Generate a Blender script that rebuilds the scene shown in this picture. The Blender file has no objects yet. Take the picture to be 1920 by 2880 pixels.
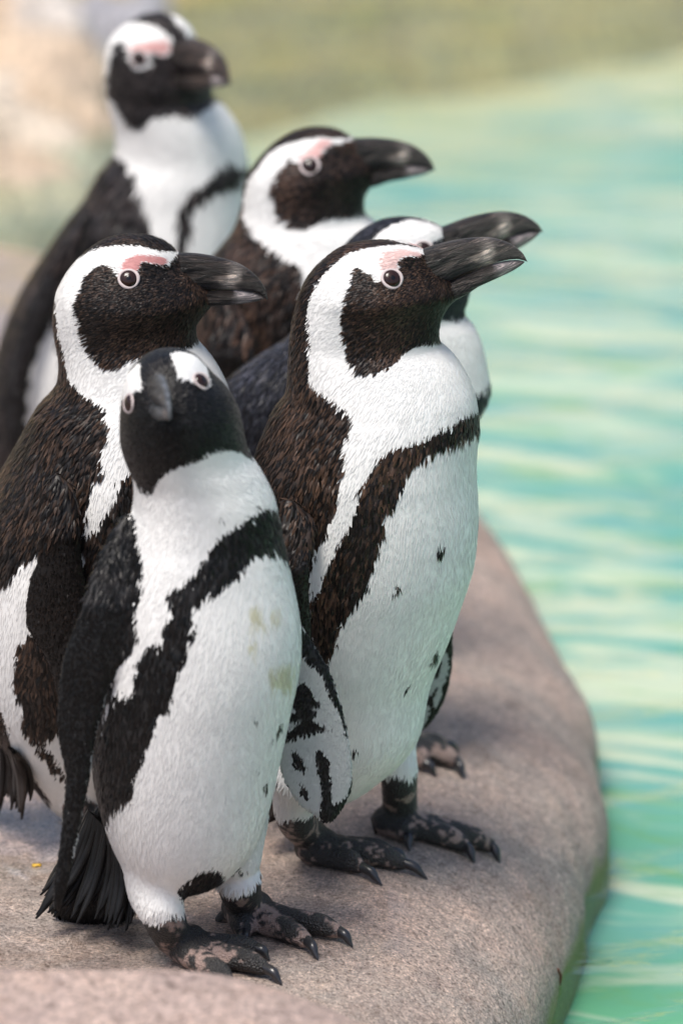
import bpy, math, random
import numpy as np
from mathutils import Vector, Matrix
from mathutils.bvhtree import BVHTree

random.seed(7); RNG = np.random.default_rng(7)
scene = bpy.context.scene
COL = scene.collection
R = math.radians

# ------------------------------------------------------------------ camera, sky, sun, exposure
PITCH = R(18.0); FPX = 16360.0; CAM = np.array([0.0, -3.814, 1.497])
cd = bpy.data.cameras.new('camera'); cam = bpy.data.objects.new('camera', cd); COL.objects.link(cam)
cam.location = CAM; cam.rotation_euler = (R(90) - PITCH, 0, 0)
cd.sensor_fit = 'VERTICAL'; cd.sensor_height = 36.0; cd.lens = FPX / 2880 * 36.0
cd.clip_start = 0.1; cd.clip_end = 500
cd.dof.use_dof = True; cd.dof.focus_distance = 3.965; cd.dof.aperture_fstop = 4.2
scene.camera = cam

SUN_DIR = Vector((-0.24, -0.26, 0.93)).normalized()      # towards the sun
w = bpy.data.worlds.new('World'); scene.world = w; w.use_nodes = True
nt = w.node_tree; nt.nodes.clear()
sky = nt.nodes.new('ShaderNodeTexSky'); sky.sky_type = 'NISHITA'; sky.sun_disc = False
sky.sun_elevation = math.asin(SUN_DIR.z); sky.sun_rotation = math.atan2(SUN_DIR.x, SUN_DIR.y)
sky.dust_density = 3.0; sky.air_density = 1.0; sky.ozone_density = 1.0
bg = nt.nodes.new('ShaderNodeBackground'); bg.inputs[1].default_value = 0.064
wo = nt.nodes.new('ShaderNodeOutputWorld')
nt.links.new(sky.outputs[0], bg.inputs[0]); nt.links.new(bg.outputs[0], wo.inputs[0])
sl = bpy.data.lights.new('sun', 'SUN'); sl.energy = 1.5; sl.angle = R(22); sl.color = (1.0, 0.955, 0.89)
sun = bpy.data.objects.new('sun', sl); COL.objects.link(sun); sun.location = (0, 0, 5)
sun.rotation_euler = (-SUN_DIR).to_track_quat('-Z', 'Y').to_euler()
scene.view_settings.view_transform = 'Standard'; scene.view_settings.look = 'None'
scene.view_settings.exposure = 1.44; scene.view_settings.gamma = 1.0
scene.view_settings.use_curve_mapping = False

# ------------------------------------------------------------------ helpers
CP, SP = math.cos(PITCH), math.sin(PITCH)
def raydir(u, v):
    a = (np.asarray(u, float) - 960) / FPX; b = (np.asarray(v, float) - 1440) / FPX
    return np.stack([a, CP - b * SP, -SP - b * CP], -1)
def px(u, v, y):                      # photo pixel -> point on the upright plane at depth y
    d = raydir(u, v); t = (y - CAM[1]) / d[..., 1]
    return CAM + d * t[..., None]
def pz(u, v, z):                      # photo pixel -> point on the level plane at height z
    d = raydir(u, v); t = (z - CAM[2]) / d[..., 2]
    return CAM + d * t[..., None]
def proj(p):
    q = np.asarray(p) - CAM
    dep = q[..., 1] * CP - q[..., 2] * SP
    dn = -q[..., 1] * SP - q[..., 2] * CP
    return np.stack([960 + FPX * q[..., 0] / dep, 1440 + FPX * dn / dep], -1)

def pchip(xs, ys, x):
    xs = np.asarray(xs, float); ys = np.asarray(ys, float); x = np.clip(x, xs[0], xs[-1])
    h = np.diff(xs); dl = np.diff(ys) / h; m = np.zeros_like(ys)
    for i in range(1, len(xs) - 1):
        if dl[i-1] * dl[i] > 0:
            w1 = 2*h[i] + h[i-1]; w2 = h[i] + 2*h[i-1]
            m[i] = (w1 + w2) / (w1/dl[i-1] + w2/dl[i])
    m[0] = dl[0]; m[-1] = dl[-1]
    k = np.clip(np.searchsorted(xs, x) - 1, 0, len(h) - 1)
    t = (x - xs[k]) / h[k]
    return ((2*t**3-3*t**2+1)*ys[k] + (t**3-2*t**2+t)*h[k]*m[k] + (-2*t**3+3*t**2)*ys[k+1] + (t**3-t**2)*h[k]*m[k+1])

def vnoise(p, sc, seed=0):            # value noise in -1..1
    q = np.asarray(p, float) * sc + seed * 17.13
    i = np.floor(q).astype(np.int64); f = q - i; f = f*f*(3-2*f)
    def hsh(a, b, c):
        n = (a*374761393 + b*668265263 + c*2147483647 + seed*1013904223) & 0xffffffff
        n = ((n ^ (n >> 13)) * 1274126177) & 0xffffffff
        return ((n ^ (n >> 16)) & 0xffff) / 32767.5 - 1
    r = 0
    for dx in (0, 1):
        for dy in (0, 1):
            for dz in (0, 1):
                wx = f[..., 0] if dx else 1-f[..., 0]; wy = f[..., 1] if dy else 1-f[..., 1]; wz = f[..., 2] if dz else 1-f[..., 2]
                r = r + hsh(i[..., 0]+dx, i[..., 1]+dy, i[..., 2]+dz) * wx * wy * wz
    return r

def sdf(pts, poly):                   # positive inside
    poly = np.asarray(poly, float); n = len(poly)
    best = np.full(len(pts), 1e18); ins = np.zeros(len(pts), bool)
    for a in range(n):
        p, q = poly[a], poly[(a+1) % n]; e = q - p
        t = np.clip(((pts - p) @ e) / max(e @ e, 1e-9), 0, 1)
        d = pts - p - t[:, None] * e
        best = np.minimum(best, (d*d).sum(1))
        c = (p[1] > pts[:, 1]) != (q[1] > pts[:, 1])
        xx = p[0] + (pts[:, 1]-p[1]) * (e[0] / (e[1] if abs(e[1]) > 1e-9 else 1e-9))
        ins ^= c & (pts[:, 0] < xx)
    return np.where(ins, 1, -1) * np.sqrt(best)

def mesh_np(name, V, faces=None, tris=None, quads=None):
    me = bpy.data.meshes.new(name)
    V = np.asarray(V, np.float32); li = []; st = []
    if quads is not None and len(quads): li.append(np.asarray(quads, np.int32).ravel()); st.append(np.full(len(quads), 4))
    if tris is not None and len(tris): li.append(np.asarray(tris, np.int32).ravel()); st.append(np.full(len(tris), 3))
    li = np.concatenate(li); tot = np.concatenate(st).astype(np.int32)
    me.vertices.add(len(V)); me.vertices.foreach_set('co', V.ravel())
    me.loops.add(len(li)); me.loops.foreach_set('vertex_index', li)
    me.polygons.add(len(tot)); me.polygons.foreach_set('loop_start', (np.cumsum(tot) - tot).astype(np.int32))
    me.update(calc_edges=True); me.validate()
    return me
def smooth(me):
    me.polygons.foreach_set('use_smooth', np.ones(len(me.polygons), bool)); me.update()
def setcol(me, name, c):
    a = me.attributes.new(name, 'FLOAT_COLOR', 'POINT')
    c = np.concatenate([c, np.ones((len(c), 1))], 1).astype(np.float32); a.data.foreach_set('color', c.ravel())
def link(name, me, mat=None, parent=None, **props):
    o = bpy.data.objects.new(name, me); COL.objects.link(o)
    if mat is not None: me.materials.append(mat)
    if parent is not None: o.parent = parent
    for k, v in props.items(): o[k] = v
    return o

# ------------------------------------------------------------------ materials
def newmat(name):
    m = bpy.data.materials.new(name); m.use_nodes = True
    t = m.node_tree; b = t.nodes['Principled BSDF']
    return m, t, b
def N(t, typ, **kw):
    n = t.nodes.new(typ)
    for k, v in kw.items(): setattr(n, k, v)
    return n
def noise_node(t, scale, detail=4, rough=0.6, vec=None, dist=0.0):
    n = N(t, 'ShaderNodeTexNoise'); n.inputs['Scale'].default_value = scale; n.inputs['Detail'].default_value = detail
    n.inputs['Roughness'].default_value = rough; n.inputs['Distortion'].default_value = dist
    if vec is not None: t.links.new(vec, n.inputs['Vector'])
    return n
def ramp(t, src, stops):
    r = N(t, 'ShaderNodeValToRGB'); el = r.color_ramp.elements
    while len(el) < len(stops): el.new(0.5)
    for e, (p, c) in zip(el, stops):
        e.position = p; e.color = (*c, 1) if len(c) == 3 else c
    t.links.new(src, r.inputs[0]); return r
def mixc(t, fac, a, b, mode='MIX'):
    m = N(t, 'ShaderNodeMix', data_type='RGBA', blend_type=mode)
    if isinstance(fac, float): m.inputs[0].default_value = fac
    else: t.links.new(fac, m.inputs[0])
    for s, v in ((6, a), (7, b)):
        if isinstance(v, tuple): m.inputs[s].default_value = (*v, 1)
        else: t.links.new(v, m.inputs[s])
    return m.outputs[2]
def mapping(t, scale=(1, 1, 1), rot=(0, 0, 0), coord='Object'):
    tc = N(t, 'ShaderNodeTexCoord'); mp = N(t, 'ShaderNodeMapping')
    mp.inputs['Scale'].default_value = scale; mp.inputs['Rotation'].default_value = rot
    t.links.new(tc.outputs[coord], mp.inputs[0]); return mp.outputs[0]
def bump(t, b, h, strength, dist, prev=None):
    n = N(t, 'ShaderNodeBump'); n.inputs['Strength'].default_value = strength; n.inputs['Distance'].default_value = dist
    t.links.new(h, n.inputs['Height'])
    if prev is not None: t.links.new(prev, n.inputs['Normal'])
    t.links.new(n.outputs[0], b.inputs['Normal']); return n.outputs[0]

def mat_body():
    m, t, b = newmat('penguin_skin')
    at = N(t, 'ShaderNodeAttribute', attribute_name='col')
    v = mapping(t)
    n = noise_node(t, 260, 4, 0.6, v)
    r = ramp(t, n.outputs[0], [(0.3, (0.93, 0.93, 0.93)), (0.7, (1.03, 1.03, 1.03))])
    c = mixc(t, 1.0, at.outputs['Color'], r.outputs[0], 'MULTIPLY')
    t.links.new(c, b.inputs['Base Color']); b.inputs['Roughness'].default_value = 0.5
    b.inputs['Specular IOR Level'].default_value = 0.4
    vo = N(t, 'ShaderNodeTexVoronoi'); vo.inputs['Scale'].default_value = 650; t.links.new(v, vo.inputs['Vector'])
    sk = N(t, 'ShaderNodeAttribute', attribute_name='skin')
    hm = N(t, 'ShaderNodeMath', operation='MULTIPLY'); t.links.new(vo.outputs['Distance'], hm.inputs[0]); t.links.new(sk.outputs['Fac'], hm.inputs[1])
    p = bump(t, b, hm.outputs[0], 0.8, 0.0018); bump(t, b, n.outputs[0], 0.2, 0.001, p)
    return m
def mat_feather():
    m, t, b = newmat('feather')
    at = N(t, 'ShaderNodeAttribute', attribute_name='col')
    t.links.new(at.outputs['Color'], b.inputs['Base Color']); b.inputs['Roughness'].default_value = 0.42
    b.inputs['Specular IOR Level'].default_value = 0.2
    b.inputs['Sheen Weight'].default_value = 0.02; b.inputs['Sheen Roughness'].default_value = 0.4
    return m
def mat_beak():
    m, t, b = newmat('beak_horn')
    at = N(t, 'ShaderNodeAttribute', attribute_name='col')
    gr = N(t, 'ShaderNodeAttribute', attribute_name='grain'); mp = N(t, 'ShaderNodeMapping'); mp.inputs['Scale'].default_value = (50, 220, 420)
    mp.inputs['Rotation'].default_value = (0, R(-8), 0); t.links.new(gr.outputs['Vector'], mp.inputs[0]); v = mp.outputs[0]
    n = noise_node(t, 1.0, 6, 0.7, v, 1.2)
    r = ramp(t, n.outputs[0], [(0.32, (0.28, 0.26, 0.25)), (0.52, (1.0, 0.95, 0.92)), (0.66, (3.6, 3.1, 2.8)), (0.78, (1.0, 0.95, 0.9))])
    c = mixc(t, 1.0, at.outputs['Color'], r.outputs[0], 'MULTIPLY')
    t.links.new(c, b.inputs['Base Color']); b.inputs['Roughness'].default_value = 0.46
    bump(t, b, n.outputs[0], 1.0, 0.0045)
    return m
def simple(name, col, rough=0.5, spec=0.5, nsc=300, amt=0.25):
    m, t, b = newmat(name)
    n = noise_node(t, nsc, 4, 0.6, mapping(t))
    lo = tuple(c*(1-amt) for c in col); hi = tuple(c*(1+amt) for c in col)
    r = ramp(t, n.outputs[0], [(0.3, lo), (0.7, hi)])
    t.links.new(r.outputs[0], b.inputs['Base Color']); b.inputs['Roughness'].default_value = rough
    b.inputs['Specular IOR Level'].default_value = spec
    bump(t, b, n.outputs[0], 0.2, 0.0006); return m
def mat_rock(name, base, warm, wet=True, scale=1.0):
    m, t, b = newmat(name)
    v = mapping(t)
    g = noise_node(t, 430*scale, 3, 0.8, v); g2 = noise_node(t, 150*scale, 6, 0.75, v); big = noise_node(t, 7, 5, 0.6, v, 0.6)
    mid = noise_node(t, 28, 5, 0.65, v, 0.4)
    c0 = ramp(t, big.outputs[0], [(0.32, base), (0.66, warm)]).outputs[0]
    c1 = ramp(t, mid.outputs[0], [(0.25, (0.72, 0.71, 0.72)), (0.5, (1, 1, 1)), (0.78, (1.22, 1.16, 1.1))]).outputs[0]
    c = mixc(t, 1.0, c0, c1, 'MULTIPLY')
    c2 = ramp(t, g.outputs[0], [(0.36, (0.25, 0.23, 0.22)), (0.46, (0.9, 0.9, 0.9)), (0.56, (1.05, 1.05, 1.05)), (0.66, (1.9, 1.85, 1.8))]).outputs[0]
    c = mixc(t, 0.85, c, mixc(t, 1.0, c, c2, 'MULTIPLY'))
    c3 = ramp(t, g2.outputs[0], [(0.34, (0.42, 0.38, 0.36)), (0.45, (0.9, 0.89, 0.88)), (0.56, (1.05, 1.05, 1.05)), (0.68, (1.35, 1.33, 1.3))]).outputs[0]
    c = mixc(t, 0.8, c, mixc(t, 1.0, c, c3, 'MULTIPLY'))
    # rusty stains
    st = noise_node(t, 13, 6, 0.7, v, 1.0)
    c = mixc(t, ramp(t, st.outputs[0], [(0.55, (0, 0, 0)), (0.72, (0.40, 0.40, 0.40))]).outputs[0], c, (0.26, 0.14, 0.08))
    if wet:
        geo = N(t, 'ShaderNodeNewGeometry'); sx = N(t, 'ShaderNodeSeparateXYZ'); t.links.new(geo.outputs['Position'], sx.inputs[0])
        # algae and wet rim just above the waterline, edge broken by noise
        ad = N(t, 'ShaderNodeMath', operation='MULTIPLY_ADD'); t.links.new(mid.outputs[0], ad.inputs[0]); ad.inputs[1].default_value = -0.028
        t.links.new(sx.outputs['Z'], ad.inputs[2])
        mr = N(t, 'ShaderNodeMapRange'); t.links.new(ad.outputs[0], mr.inputs[0])
        mr.inputs[1].default_value = -0.112; mr.inputs[2].default_value = -0.100; mr.inputs[3].default_value = 0.75; mr.inputs[4].default_value = 0.0
        c = mixc(t, mr.outputs[0], c, (0.27, 0.33, 0.09))
        wn = noise_node(t, 5.5, 4, 0.6, v, 0.5)
        # puddled, wet stone on the landward side
        wm = N(t, 'ShaderNodeMath', operation='MULTIPLY_ADD'); t.links.new(sx.outputs['X'], wm.inputs[0]); wm.inputs[1].default_value = -1.1
        t.links.new(wn.outputs[0], wm.inputs[2])
        wr = N(t, 'ShaderNodeMapRange'); t.links.new(wm.outputs[0], wr.inputs[0])
        wr.inputs[1].default_value = 0.52; wr.inputs[2].default_value = 0.72; wr.inputs[3].default_value = 0.50; wr.inputs[4].default_value = 0.08
        rr = N(t, 'ShaderNodeMath', operation='MULTIPLY_ADD'); t.links.new(g2.outputs[0], rr.inputs[0]); rr.inputs[1].default_value = 0.3; t.links.new(wr.outputs[0], rr.inputs[2])
        t.links.new(rr.outputs[0], b.inputs['Roughness'])
        wc_ = N(t, 'ShaderNodeMapRange'); t.links.new(wm.outputs[0], wc_.inputs[0]); wc_.inputs[1].default_value = 0.55; wc_.inputs[2].default_value = 0.75
        t.links.new(wc_.outputs[0], b.inputs['Coat Weight']); b.inputs['Coat Roughness'].default_value = 0.12
    else:
        b.inputs['Roughness'].default_value = 0.8
    t.links.new(c, b.inputs['Base Color'])
    p = bump(t, b, g.outputs[0], 0.8, 0.004); p = bump(t, b, g2.outputs[0], 0.8, 0.010, p); bump(t, b, mid.outputs[0], 0.7, 0.02, p)
    return m
def mat_water():                       # clear, slightly green water: Fresnel mirror over a tinted see-through surface
    m, t, b = newmat('pool_water'); t.nodes.remove(b); out = t.nodes['Material Output']
    tr = N(t, 'ShaderNodeBsdfTransparent'); tr.inputs[0].default_value = (0.83, 0.93, 0.90, 1)
    gl = N(t, 'ShaderNodeBsdfGlossy'); gl.inputs['Roughness'].default_value = 0.04; gl.inputs[0].default_value = (1, 1, 1, 1)
    fr = N(t, 'ShaderNodeFresnel'); fr.inputs['IOR'].default_value = 1.40
    n2 = noise_node(t, 1.0, 3, 0.5, mapping(t, (16, 46, 1), (0, 0, R(10))), 0.4)
    bp = N(t, 'ShaderNodeBump'); bp.inputs['Strength'].default_value = 0.55; bp.inputs['Distance'].default_value = 0.006; t.links.new(n2.outputs[0], bp.inputs['Height'])
    t.links.new(bp.outputs[0], gl.inputs['Normal']); t.links.new(bp.outputs[0], fr.inputs['Normal'])
    mx = N(t, 'ShaderNodeMixShader'); t.links.new(fr.outputs[0], mx.inputs[0]); t.links.new(tr.outputs[0], mx.inputs[1]); t.links.new(gl.outputs[0], mx.inputs[2])
    t.links.new(mx.outputs[0], out.inputs[0]); return m
def mat_floor():                       # teal pool floor, green algae; beige patches paint in the water's reflection streaks
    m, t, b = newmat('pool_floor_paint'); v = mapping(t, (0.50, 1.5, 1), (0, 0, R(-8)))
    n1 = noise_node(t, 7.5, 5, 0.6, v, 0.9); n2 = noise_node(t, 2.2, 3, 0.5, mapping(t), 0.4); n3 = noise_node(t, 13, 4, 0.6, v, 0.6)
    geo = N(t, 'ShaderNodeNewGeometry'); sx = N(t, 'ShaderNodeSeparateXYZ'); t.links.new(geo.outputs['Position'], sx.inputs[0])
    mr = N(t, 'ShaderNodeMapRange'); t.links.new(sx.outputs['Y'], mr.inputs[0])
    mr.inputs[1].default_value = 0.2; mr.inputs[2].default_value = 1.6; mr.inputs[3].default_value = 0.20; mr.inputs[4].default_value = -0.12
    ad = N(t, 'ShaderNodeMath', operation='ADD'); t.links.new(n2.outputs[0], ad.inputs[0]); t.links.new(mr.outputs[0], ad.inputs[1])
    base = ramp(t, ad.outputs[0], [(0.36, (0.16, 0.345, 0.36)), (0.56, (0.17, 0.37, 0.33)), (0.76, (0.145, 0.385, 0.20))]).outputs[0]
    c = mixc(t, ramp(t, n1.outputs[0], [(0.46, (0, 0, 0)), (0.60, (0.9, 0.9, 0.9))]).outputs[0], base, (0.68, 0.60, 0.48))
    c = mixc(t, ramp(t, n3.outputs[0], [(0.56, (0, 0, 0)), (0.70, (0.8, 0.8, 0.8))]).outputs[0], c, (0.20, 0.36, 0.13))
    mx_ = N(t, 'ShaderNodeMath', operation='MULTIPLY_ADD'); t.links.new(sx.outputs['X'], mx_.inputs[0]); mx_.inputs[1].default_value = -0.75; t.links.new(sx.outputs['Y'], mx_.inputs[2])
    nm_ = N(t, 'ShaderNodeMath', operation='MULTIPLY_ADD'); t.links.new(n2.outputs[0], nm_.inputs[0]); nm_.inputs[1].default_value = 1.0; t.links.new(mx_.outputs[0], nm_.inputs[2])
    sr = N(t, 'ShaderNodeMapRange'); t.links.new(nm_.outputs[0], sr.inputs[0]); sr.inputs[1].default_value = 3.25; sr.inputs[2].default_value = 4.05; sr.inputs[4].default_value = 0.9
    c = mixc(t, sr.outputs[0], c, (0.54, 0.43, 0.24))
    t.links.new(c, b.inputs['Base Color']); b.inputs['Roughness'].default_value = 0.9; return m

M_BODY = mat_body(); M_FEATHER = mat_feather(); M_BEAK = mat_beak()
M_CLAW = simple('claw_horn', (0.022, 0.021, 0.023), 0.28, 0.6)
M_EYE = simple('brown_iris', (0.022, 0.009, 0.006), 0.10, 0.4, 900)
M_PUPIL = simple('black_pupil', (0.004, 0.0035, 0.0035), 0.07, 0.4, 900)
M_LID = simple('eyelid_skin', (0.52, 0.44, 0.425), 0.6, 0.4, 900, 0.12)
M_ROCK = mat_rock('pool_rim_stone', (0.50, 0.43, 0.38), (0.68, 0.505, 0.42))
M_BOULDER = mat_rock('boulder_stone', (0.58, 0.44, 0.39), (0.66, 0.50, 0.42), wet=False, scale=0.7)
M_BANK = mat_rock('bank_stone', (0.56, 0.45, 0.17), (0.62, 0.48, 0.27), wet=False, scale=0.3)
M_PALE = mat_rock('pale_bank_stone', (0.62, 0.48, 0.34), (0.72, 0.57, 0.43), wet=False, scale=0.3)
M_WHITE = mat_rock('white_bank_stone', (0.72, 0.66, 0.60), (0.78, 0.72, 0.66), wet=False, scale=0.3)
M_GREY = mat_rock('grey_bank_stone', (0.40, 0.40, 0.44), (0.46, 0.45, 0.47), wet=False, scale=0.3)
M_CREAM = mat_rock('cream_slope_stone', (0.62, 0.53, 0.42), (0.70, 0.60, 0.48), wet=False, scale=0.2)
M_WATER = mat_water()

# ------------------------------------------------------------------ the rock rim and the water
WZ = -0.10
wl = [(1380, 3250), (1470, 3050), (1540, 2880), (1575, 2790), (1620, 2680), (1660, 2560), (1690, 2400), (1698, 2250), (1680, 2140), (1640, 2030),
      (1590, 1900), (1500, 1750), (1405, 1610), (1330, 1525), (1250, 1450), (1100, 1310), (900, 1170), (600, 1010), (300, 905), (0, 845), (-300, 800), (-900, 740)]
W = np.array([pz(u, v, WZ)[:2] for u, v in wl])
o_ = np.argsort(W[:, 1]); W = W[o_]
ys = np.linspace(-1.25, W[-1, 1] - 0.005, 470)
def waterline_x(y):
    return pchip(W[:, 1], W[:, 0], y)
Wd = np.stack([waterline_x(np.linspace(W[0, 1], W[-1, 1], 160)), np.linspace(W[0, 1], W[-1, 1], 160)], 1)
e_ = np.concatenate([np.linspace(0.030, -0.02, 26), -0.02 - 0.33*np.linspace(0, 1, 110)[1:], -0.35 - 1.9*np.linspace(0, 1, 120)[1:]**1.4])
GX = waterline_x(ys)[:, None] + e_[None, :]; GY = np.repeat(ys[:, None], len(e_), 1)
P2 = np.stack([GX.ravel(), GY.ravel()], 1)
best = np.full(len(P2), 1e9)
for a in range(len(Wd)-1):
    p, e = Wd[a], Wd[a+1]-Wd[a]; t_ = np.clip(((P2-p) @ e)/(e @ e), 0, 1); d_ = P2-p-t_[:, None]*e
    best = np.minimum(best, (d_*d_).sum(1))
dist = np.sqrt(best) * np.where(P2[:, 0] < waterline_x(P2[:, 1]), 1, -1)
P3n = np.stack([P2[:, 0], P2[:, 1], np.zeros(len(P2))], 1)
dist = dist + 0.008*vnoise(P3n, 9, 3) + 0.003*vnoise(P3n, 34, 4)
q_ = np.clip(dist/0.185, 0, 1)
GZ = WZ + 0.102*(1-(1-q_)**2.1)**(1/2.1) + 0.012*np.clip(dist-0.185, 0, 1)
GZ = np.where(dist < 0, np.maximum(WZ + dist*26, WZ - 0.32), GZ)
GZ += (0.006*vnoise(P3n, 6, 5) + 0.0022*vnoise(P3n, 22, 6))*np.clip(dist/0.1, 0, 1) + 0.0005*vnoise(P3n, 120, 7)
V = np.stack([P2[:, 0], P2[:, 1], GZ], 1); nr, nc = len(ys), len(e_)
ii = np.arange(nr*nc).reshape(nr, nc)
quads = np.stack([ii[:-1, :-1], ii[1:, :-1], ii[1:, 1:], ii[:-1, 1:]], -1).reshape(-1, 4)
me = mesh_np('rock_rim', V, quads=quads); smooth(me)
link('rock_rim', me, M_ROCK, kind='structure', label='rounded pinkish brown stone rim sloping down to the pool')
ROCK = BVHTree.FromPolygons([tuple(p) for p in V], [tuple(int(k) for k in q) for q in quads])
def ground(x, y):
    h = ROCK.ray_cast(Vector((x, y, 3)), Vector((0, 0, -1)))
    return h[0].z if h[0] is not None else 0.0
def gpx(u, v):                        # photo pixel -> point on the stone
    d = raydir(u, v); h = ROCK.ray_cast(Vector(CAM), Vector(d).normalized())
    return np.array(h[0]) if h[0] is not None else pz(u, v, 0.0)

# water surface with real ripples
def graded(a, b, n, p): return a + (b-a)*np.linspace(0, 1, n)**p
yy = np.concatenate([np.linspace(-1.4, 1.2, 420), 1.2 + graded(0, 8.0, 320, 1.5)[1:]])
xx = np.concatenate([-3.2 - graded(0, 4, 14, 1.4)[::-1][:-1], np.linspace(-3.2, 0.0, 130)[:-1], np.linspace(0.0, 0.75, 170)[:-1], np.linspace(0.75, 3.5, 110)[:-1], 3.5 + graded(0, 5, 16, 1.4)])
XX, YY = np.meshgrid(xx, yy); ZZ = np.zeros_like(XX)
rw = np.random.default_rng(3)
for k in range(26):
    lam = 0.035*1.085**k; ang = R(104) + rw.normal(0, 0.20); kx, ky = math.cos(ang)*2*math.pi/lam, math.sin(ang)*2*math.pi/lam
    amp = 0.0125*lam*min(1, (0.16/lam)**0.8)
    G3 = np.stack([XX*0.35, YY, XX*0], -1)
    ZZ += amp*np.sin(kx*XX + ky*(YY + 0.6*lam*vnoise(G3, 0.4/lam, k)) + rw.uniform(0, 6.28)) * np.clip(0.45+0.9*vnoise(G3, 0.22/lam, k+50), 0.0, 2)
V = np.stack([XX.ravel(), YY.ravel(), WZ + ZZ.ravel()], 1); ii = np.arange(XX.size).reshape(XX.shape)
quads = np.stack([ii[:-1, :-1], ii[:-1, 1:], ii[1:, 1:], ii[1:, :-1]], -1).reshape(-1, 4)
me = mesh_np('water', V, quads=quads); smooth(me)
link('water', me, M_WATER, kind='structure', label='rippled turquoise green pool water')

FX, FY = np.meshgrid(xx[::3], yy[::3])
pf = np.stack([FX.ravel(), FY.ravel()], 1); best = np.full(len(pf), 1e9)
for a in range(0, len(Wd)-1, 2):
    p, e = Wd[a], Wd[min(a+2, len(Wd)-1)]-Wd[a]; t_ = np.clip(((pf-p) @ e)/(e @ e), 0, 1); d_ = pf-p-t_[:, None]*e
    best = np.minimum(best, (d_*d_).sum(1))
fd_ = np.clip(np.sqrt(best)/0.55, 0, 1).reshape(FX.shape)          # shelving away from the stone
dr_ = np.sqrt(best).reshape(FX.shape); FZ = WZ - 0.030 - 0.15*np.clip(dr_/1.3, 0, 1) + 0.008*fd_*vnoise(np.stack([FX, FY, FX*0], -1), 5, 71)
V = np.stack([FX.ravel(), FY.ravel(), FZ.ravel()], 1); ii = np.arange(FX.size).reshape(FX.shape)
quads = np.stack([ii[:-1, :-1], ii[:-1, 1:], ii[1:, 1:], ii[1:, :-1]], -1).reshape(-1, 4)
me = mesh_np('pool_floor', V, quads=quads); smooth(me)
link('pool_floor', me, mat_floor(), kind='structure', label='teal painted pool floor with green patches and painted beige reflection streaks under the water')

# far bank beyond the pool: a low stony slope
bx = np.linspace(-9, 9, 200); bt = np.linspace(0, 1, 80)
def bank_y(x): return 3.32 + 0.68*np.clip(x, -0.7, 0.9) + 0.15*x + 0.03*np.sin(9.1*x+1) + 0.015*np.sin(27*x)
BX, BT = np.meshgrid(bx, bt)
by = bank_y(BX) - 0.10 + 9*BT**1.6
rr_ = 9*BT**1.6; bz = WZ - 0.24 + 2.6*np.clip(rr_, 0, 0.1) + 0.26*np.clip(rr_-0.1, 0, 20)
bz += 0.05*vnoise(np.stack([BX, by, BX*0], -1), 3, 11)*np.clip(BT*6, 0, 1) + 0.02*vnoise(np.stack([BX, by, BX*0], -1), 9, 12)
V = np.stack([BX.ravel(), by.ravel(), bz.ravel()], 1); ii = np.arange(BX.size).reshape(BX.shape)
quads = np.stack([ii[:-1, :-1], ii[:-1, 1:], ii[1:, 1:], ii[1:, :-1]], -1).reshape(-1, 4)
me = mesh_np('far_bank', V, quads=quads); smooth(me)
link('far_bank', me, M_BANK, kind='structure', label='olive brown stony bank across the pool')

def boulder(name, c, rad, mat, seed, label, group=None, n=48, rough=0.07):
    th = np.linspace(0, math.pi, n); ph = np.linspace(0, 2*math.pi, 2*n, endpoint=False)
    T, Pp = np.meshgrid(th, ph, indexing='ij')
    D = np.stack([np.sin(T)*np.cos(Pp), np.sin(T)*np.sin(Pp), np.cos(T)], -1)
    S = np.sign(D)*np.abs(D)**0.86
    r = 1 + rough*1.6*vnoise(D, 1.7, seed) + rough*0.6*vnoise(D, 4.5, seed+1) + rough*0.12*vnoise(D, 16, seed+2)
    V = (S*r[..., None]*np.array(rad)).reshape(-1, 3); m2 = 2*n
    ii = np.arange(n*m2).reshape(n, m2); jj = np.roll(ii, -1, 1)
    q = np.stack([ii[:-1], ii[1:], jj[1:], jj[:-1]], -1).reshape(-1, 4)
    me = mesh_np(name, V, quads=q); smooth(me)
    o = link(name, me, mat, label=label, category='boulder'); o.location = c
    if group: o['group'] = group
    return o
boulder('boulder', (-0.17, -0.50, -0.050), (0.275, 0.17, 0.152), M_BOULDER, 21, 'smooth pale pink boulder at the foot of the chin-lifting penguin', n=80, rough=0.05)
for k, (u, v, rx, ry, rz, mt, lab) in enumerate([
        (-120, 410, 0.16, 0.10, 0.030, M_PALE, 'flat pale pink slab at the water edge of the far bank'),
        (-60, 300, 0.17, 0.11, 0.045, M_CREAM, 'long cream slab stepped above the water-edge slab'),
        (-10, 190, 0.16, 0.11, 0.060, M_PALE, 'thick pinkish slab resting above the long cream one'),
        (190, 270, 0.09, 0.09, 0.030, M_PALE, 'small rounded pink stone beside the long cream slab'),
        (120, 70, 0.070, 0.08, 0.085, M_WHITE, 'tall white sunlit stone standing on the far bank'),
        (-90, 60, 0.14, 0.10, 0.070, M_PALE, 'pink block behind the tall white stone'),
        (330, 40, 0.07, 0.07, 0.050, M_GREY, 'grey blue stone next to the tall white one')]):
    c0 = pz(u, v, WZ + 0.03)
    boulder('boulder', (float(c0[0]), float(c0[1]), float(WZ - 0.10)), (rx, ry, rz + 0.11), mt, 40+k*5, lab, 'boulders on the far bank', n=24, rough=0.14)

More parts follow.
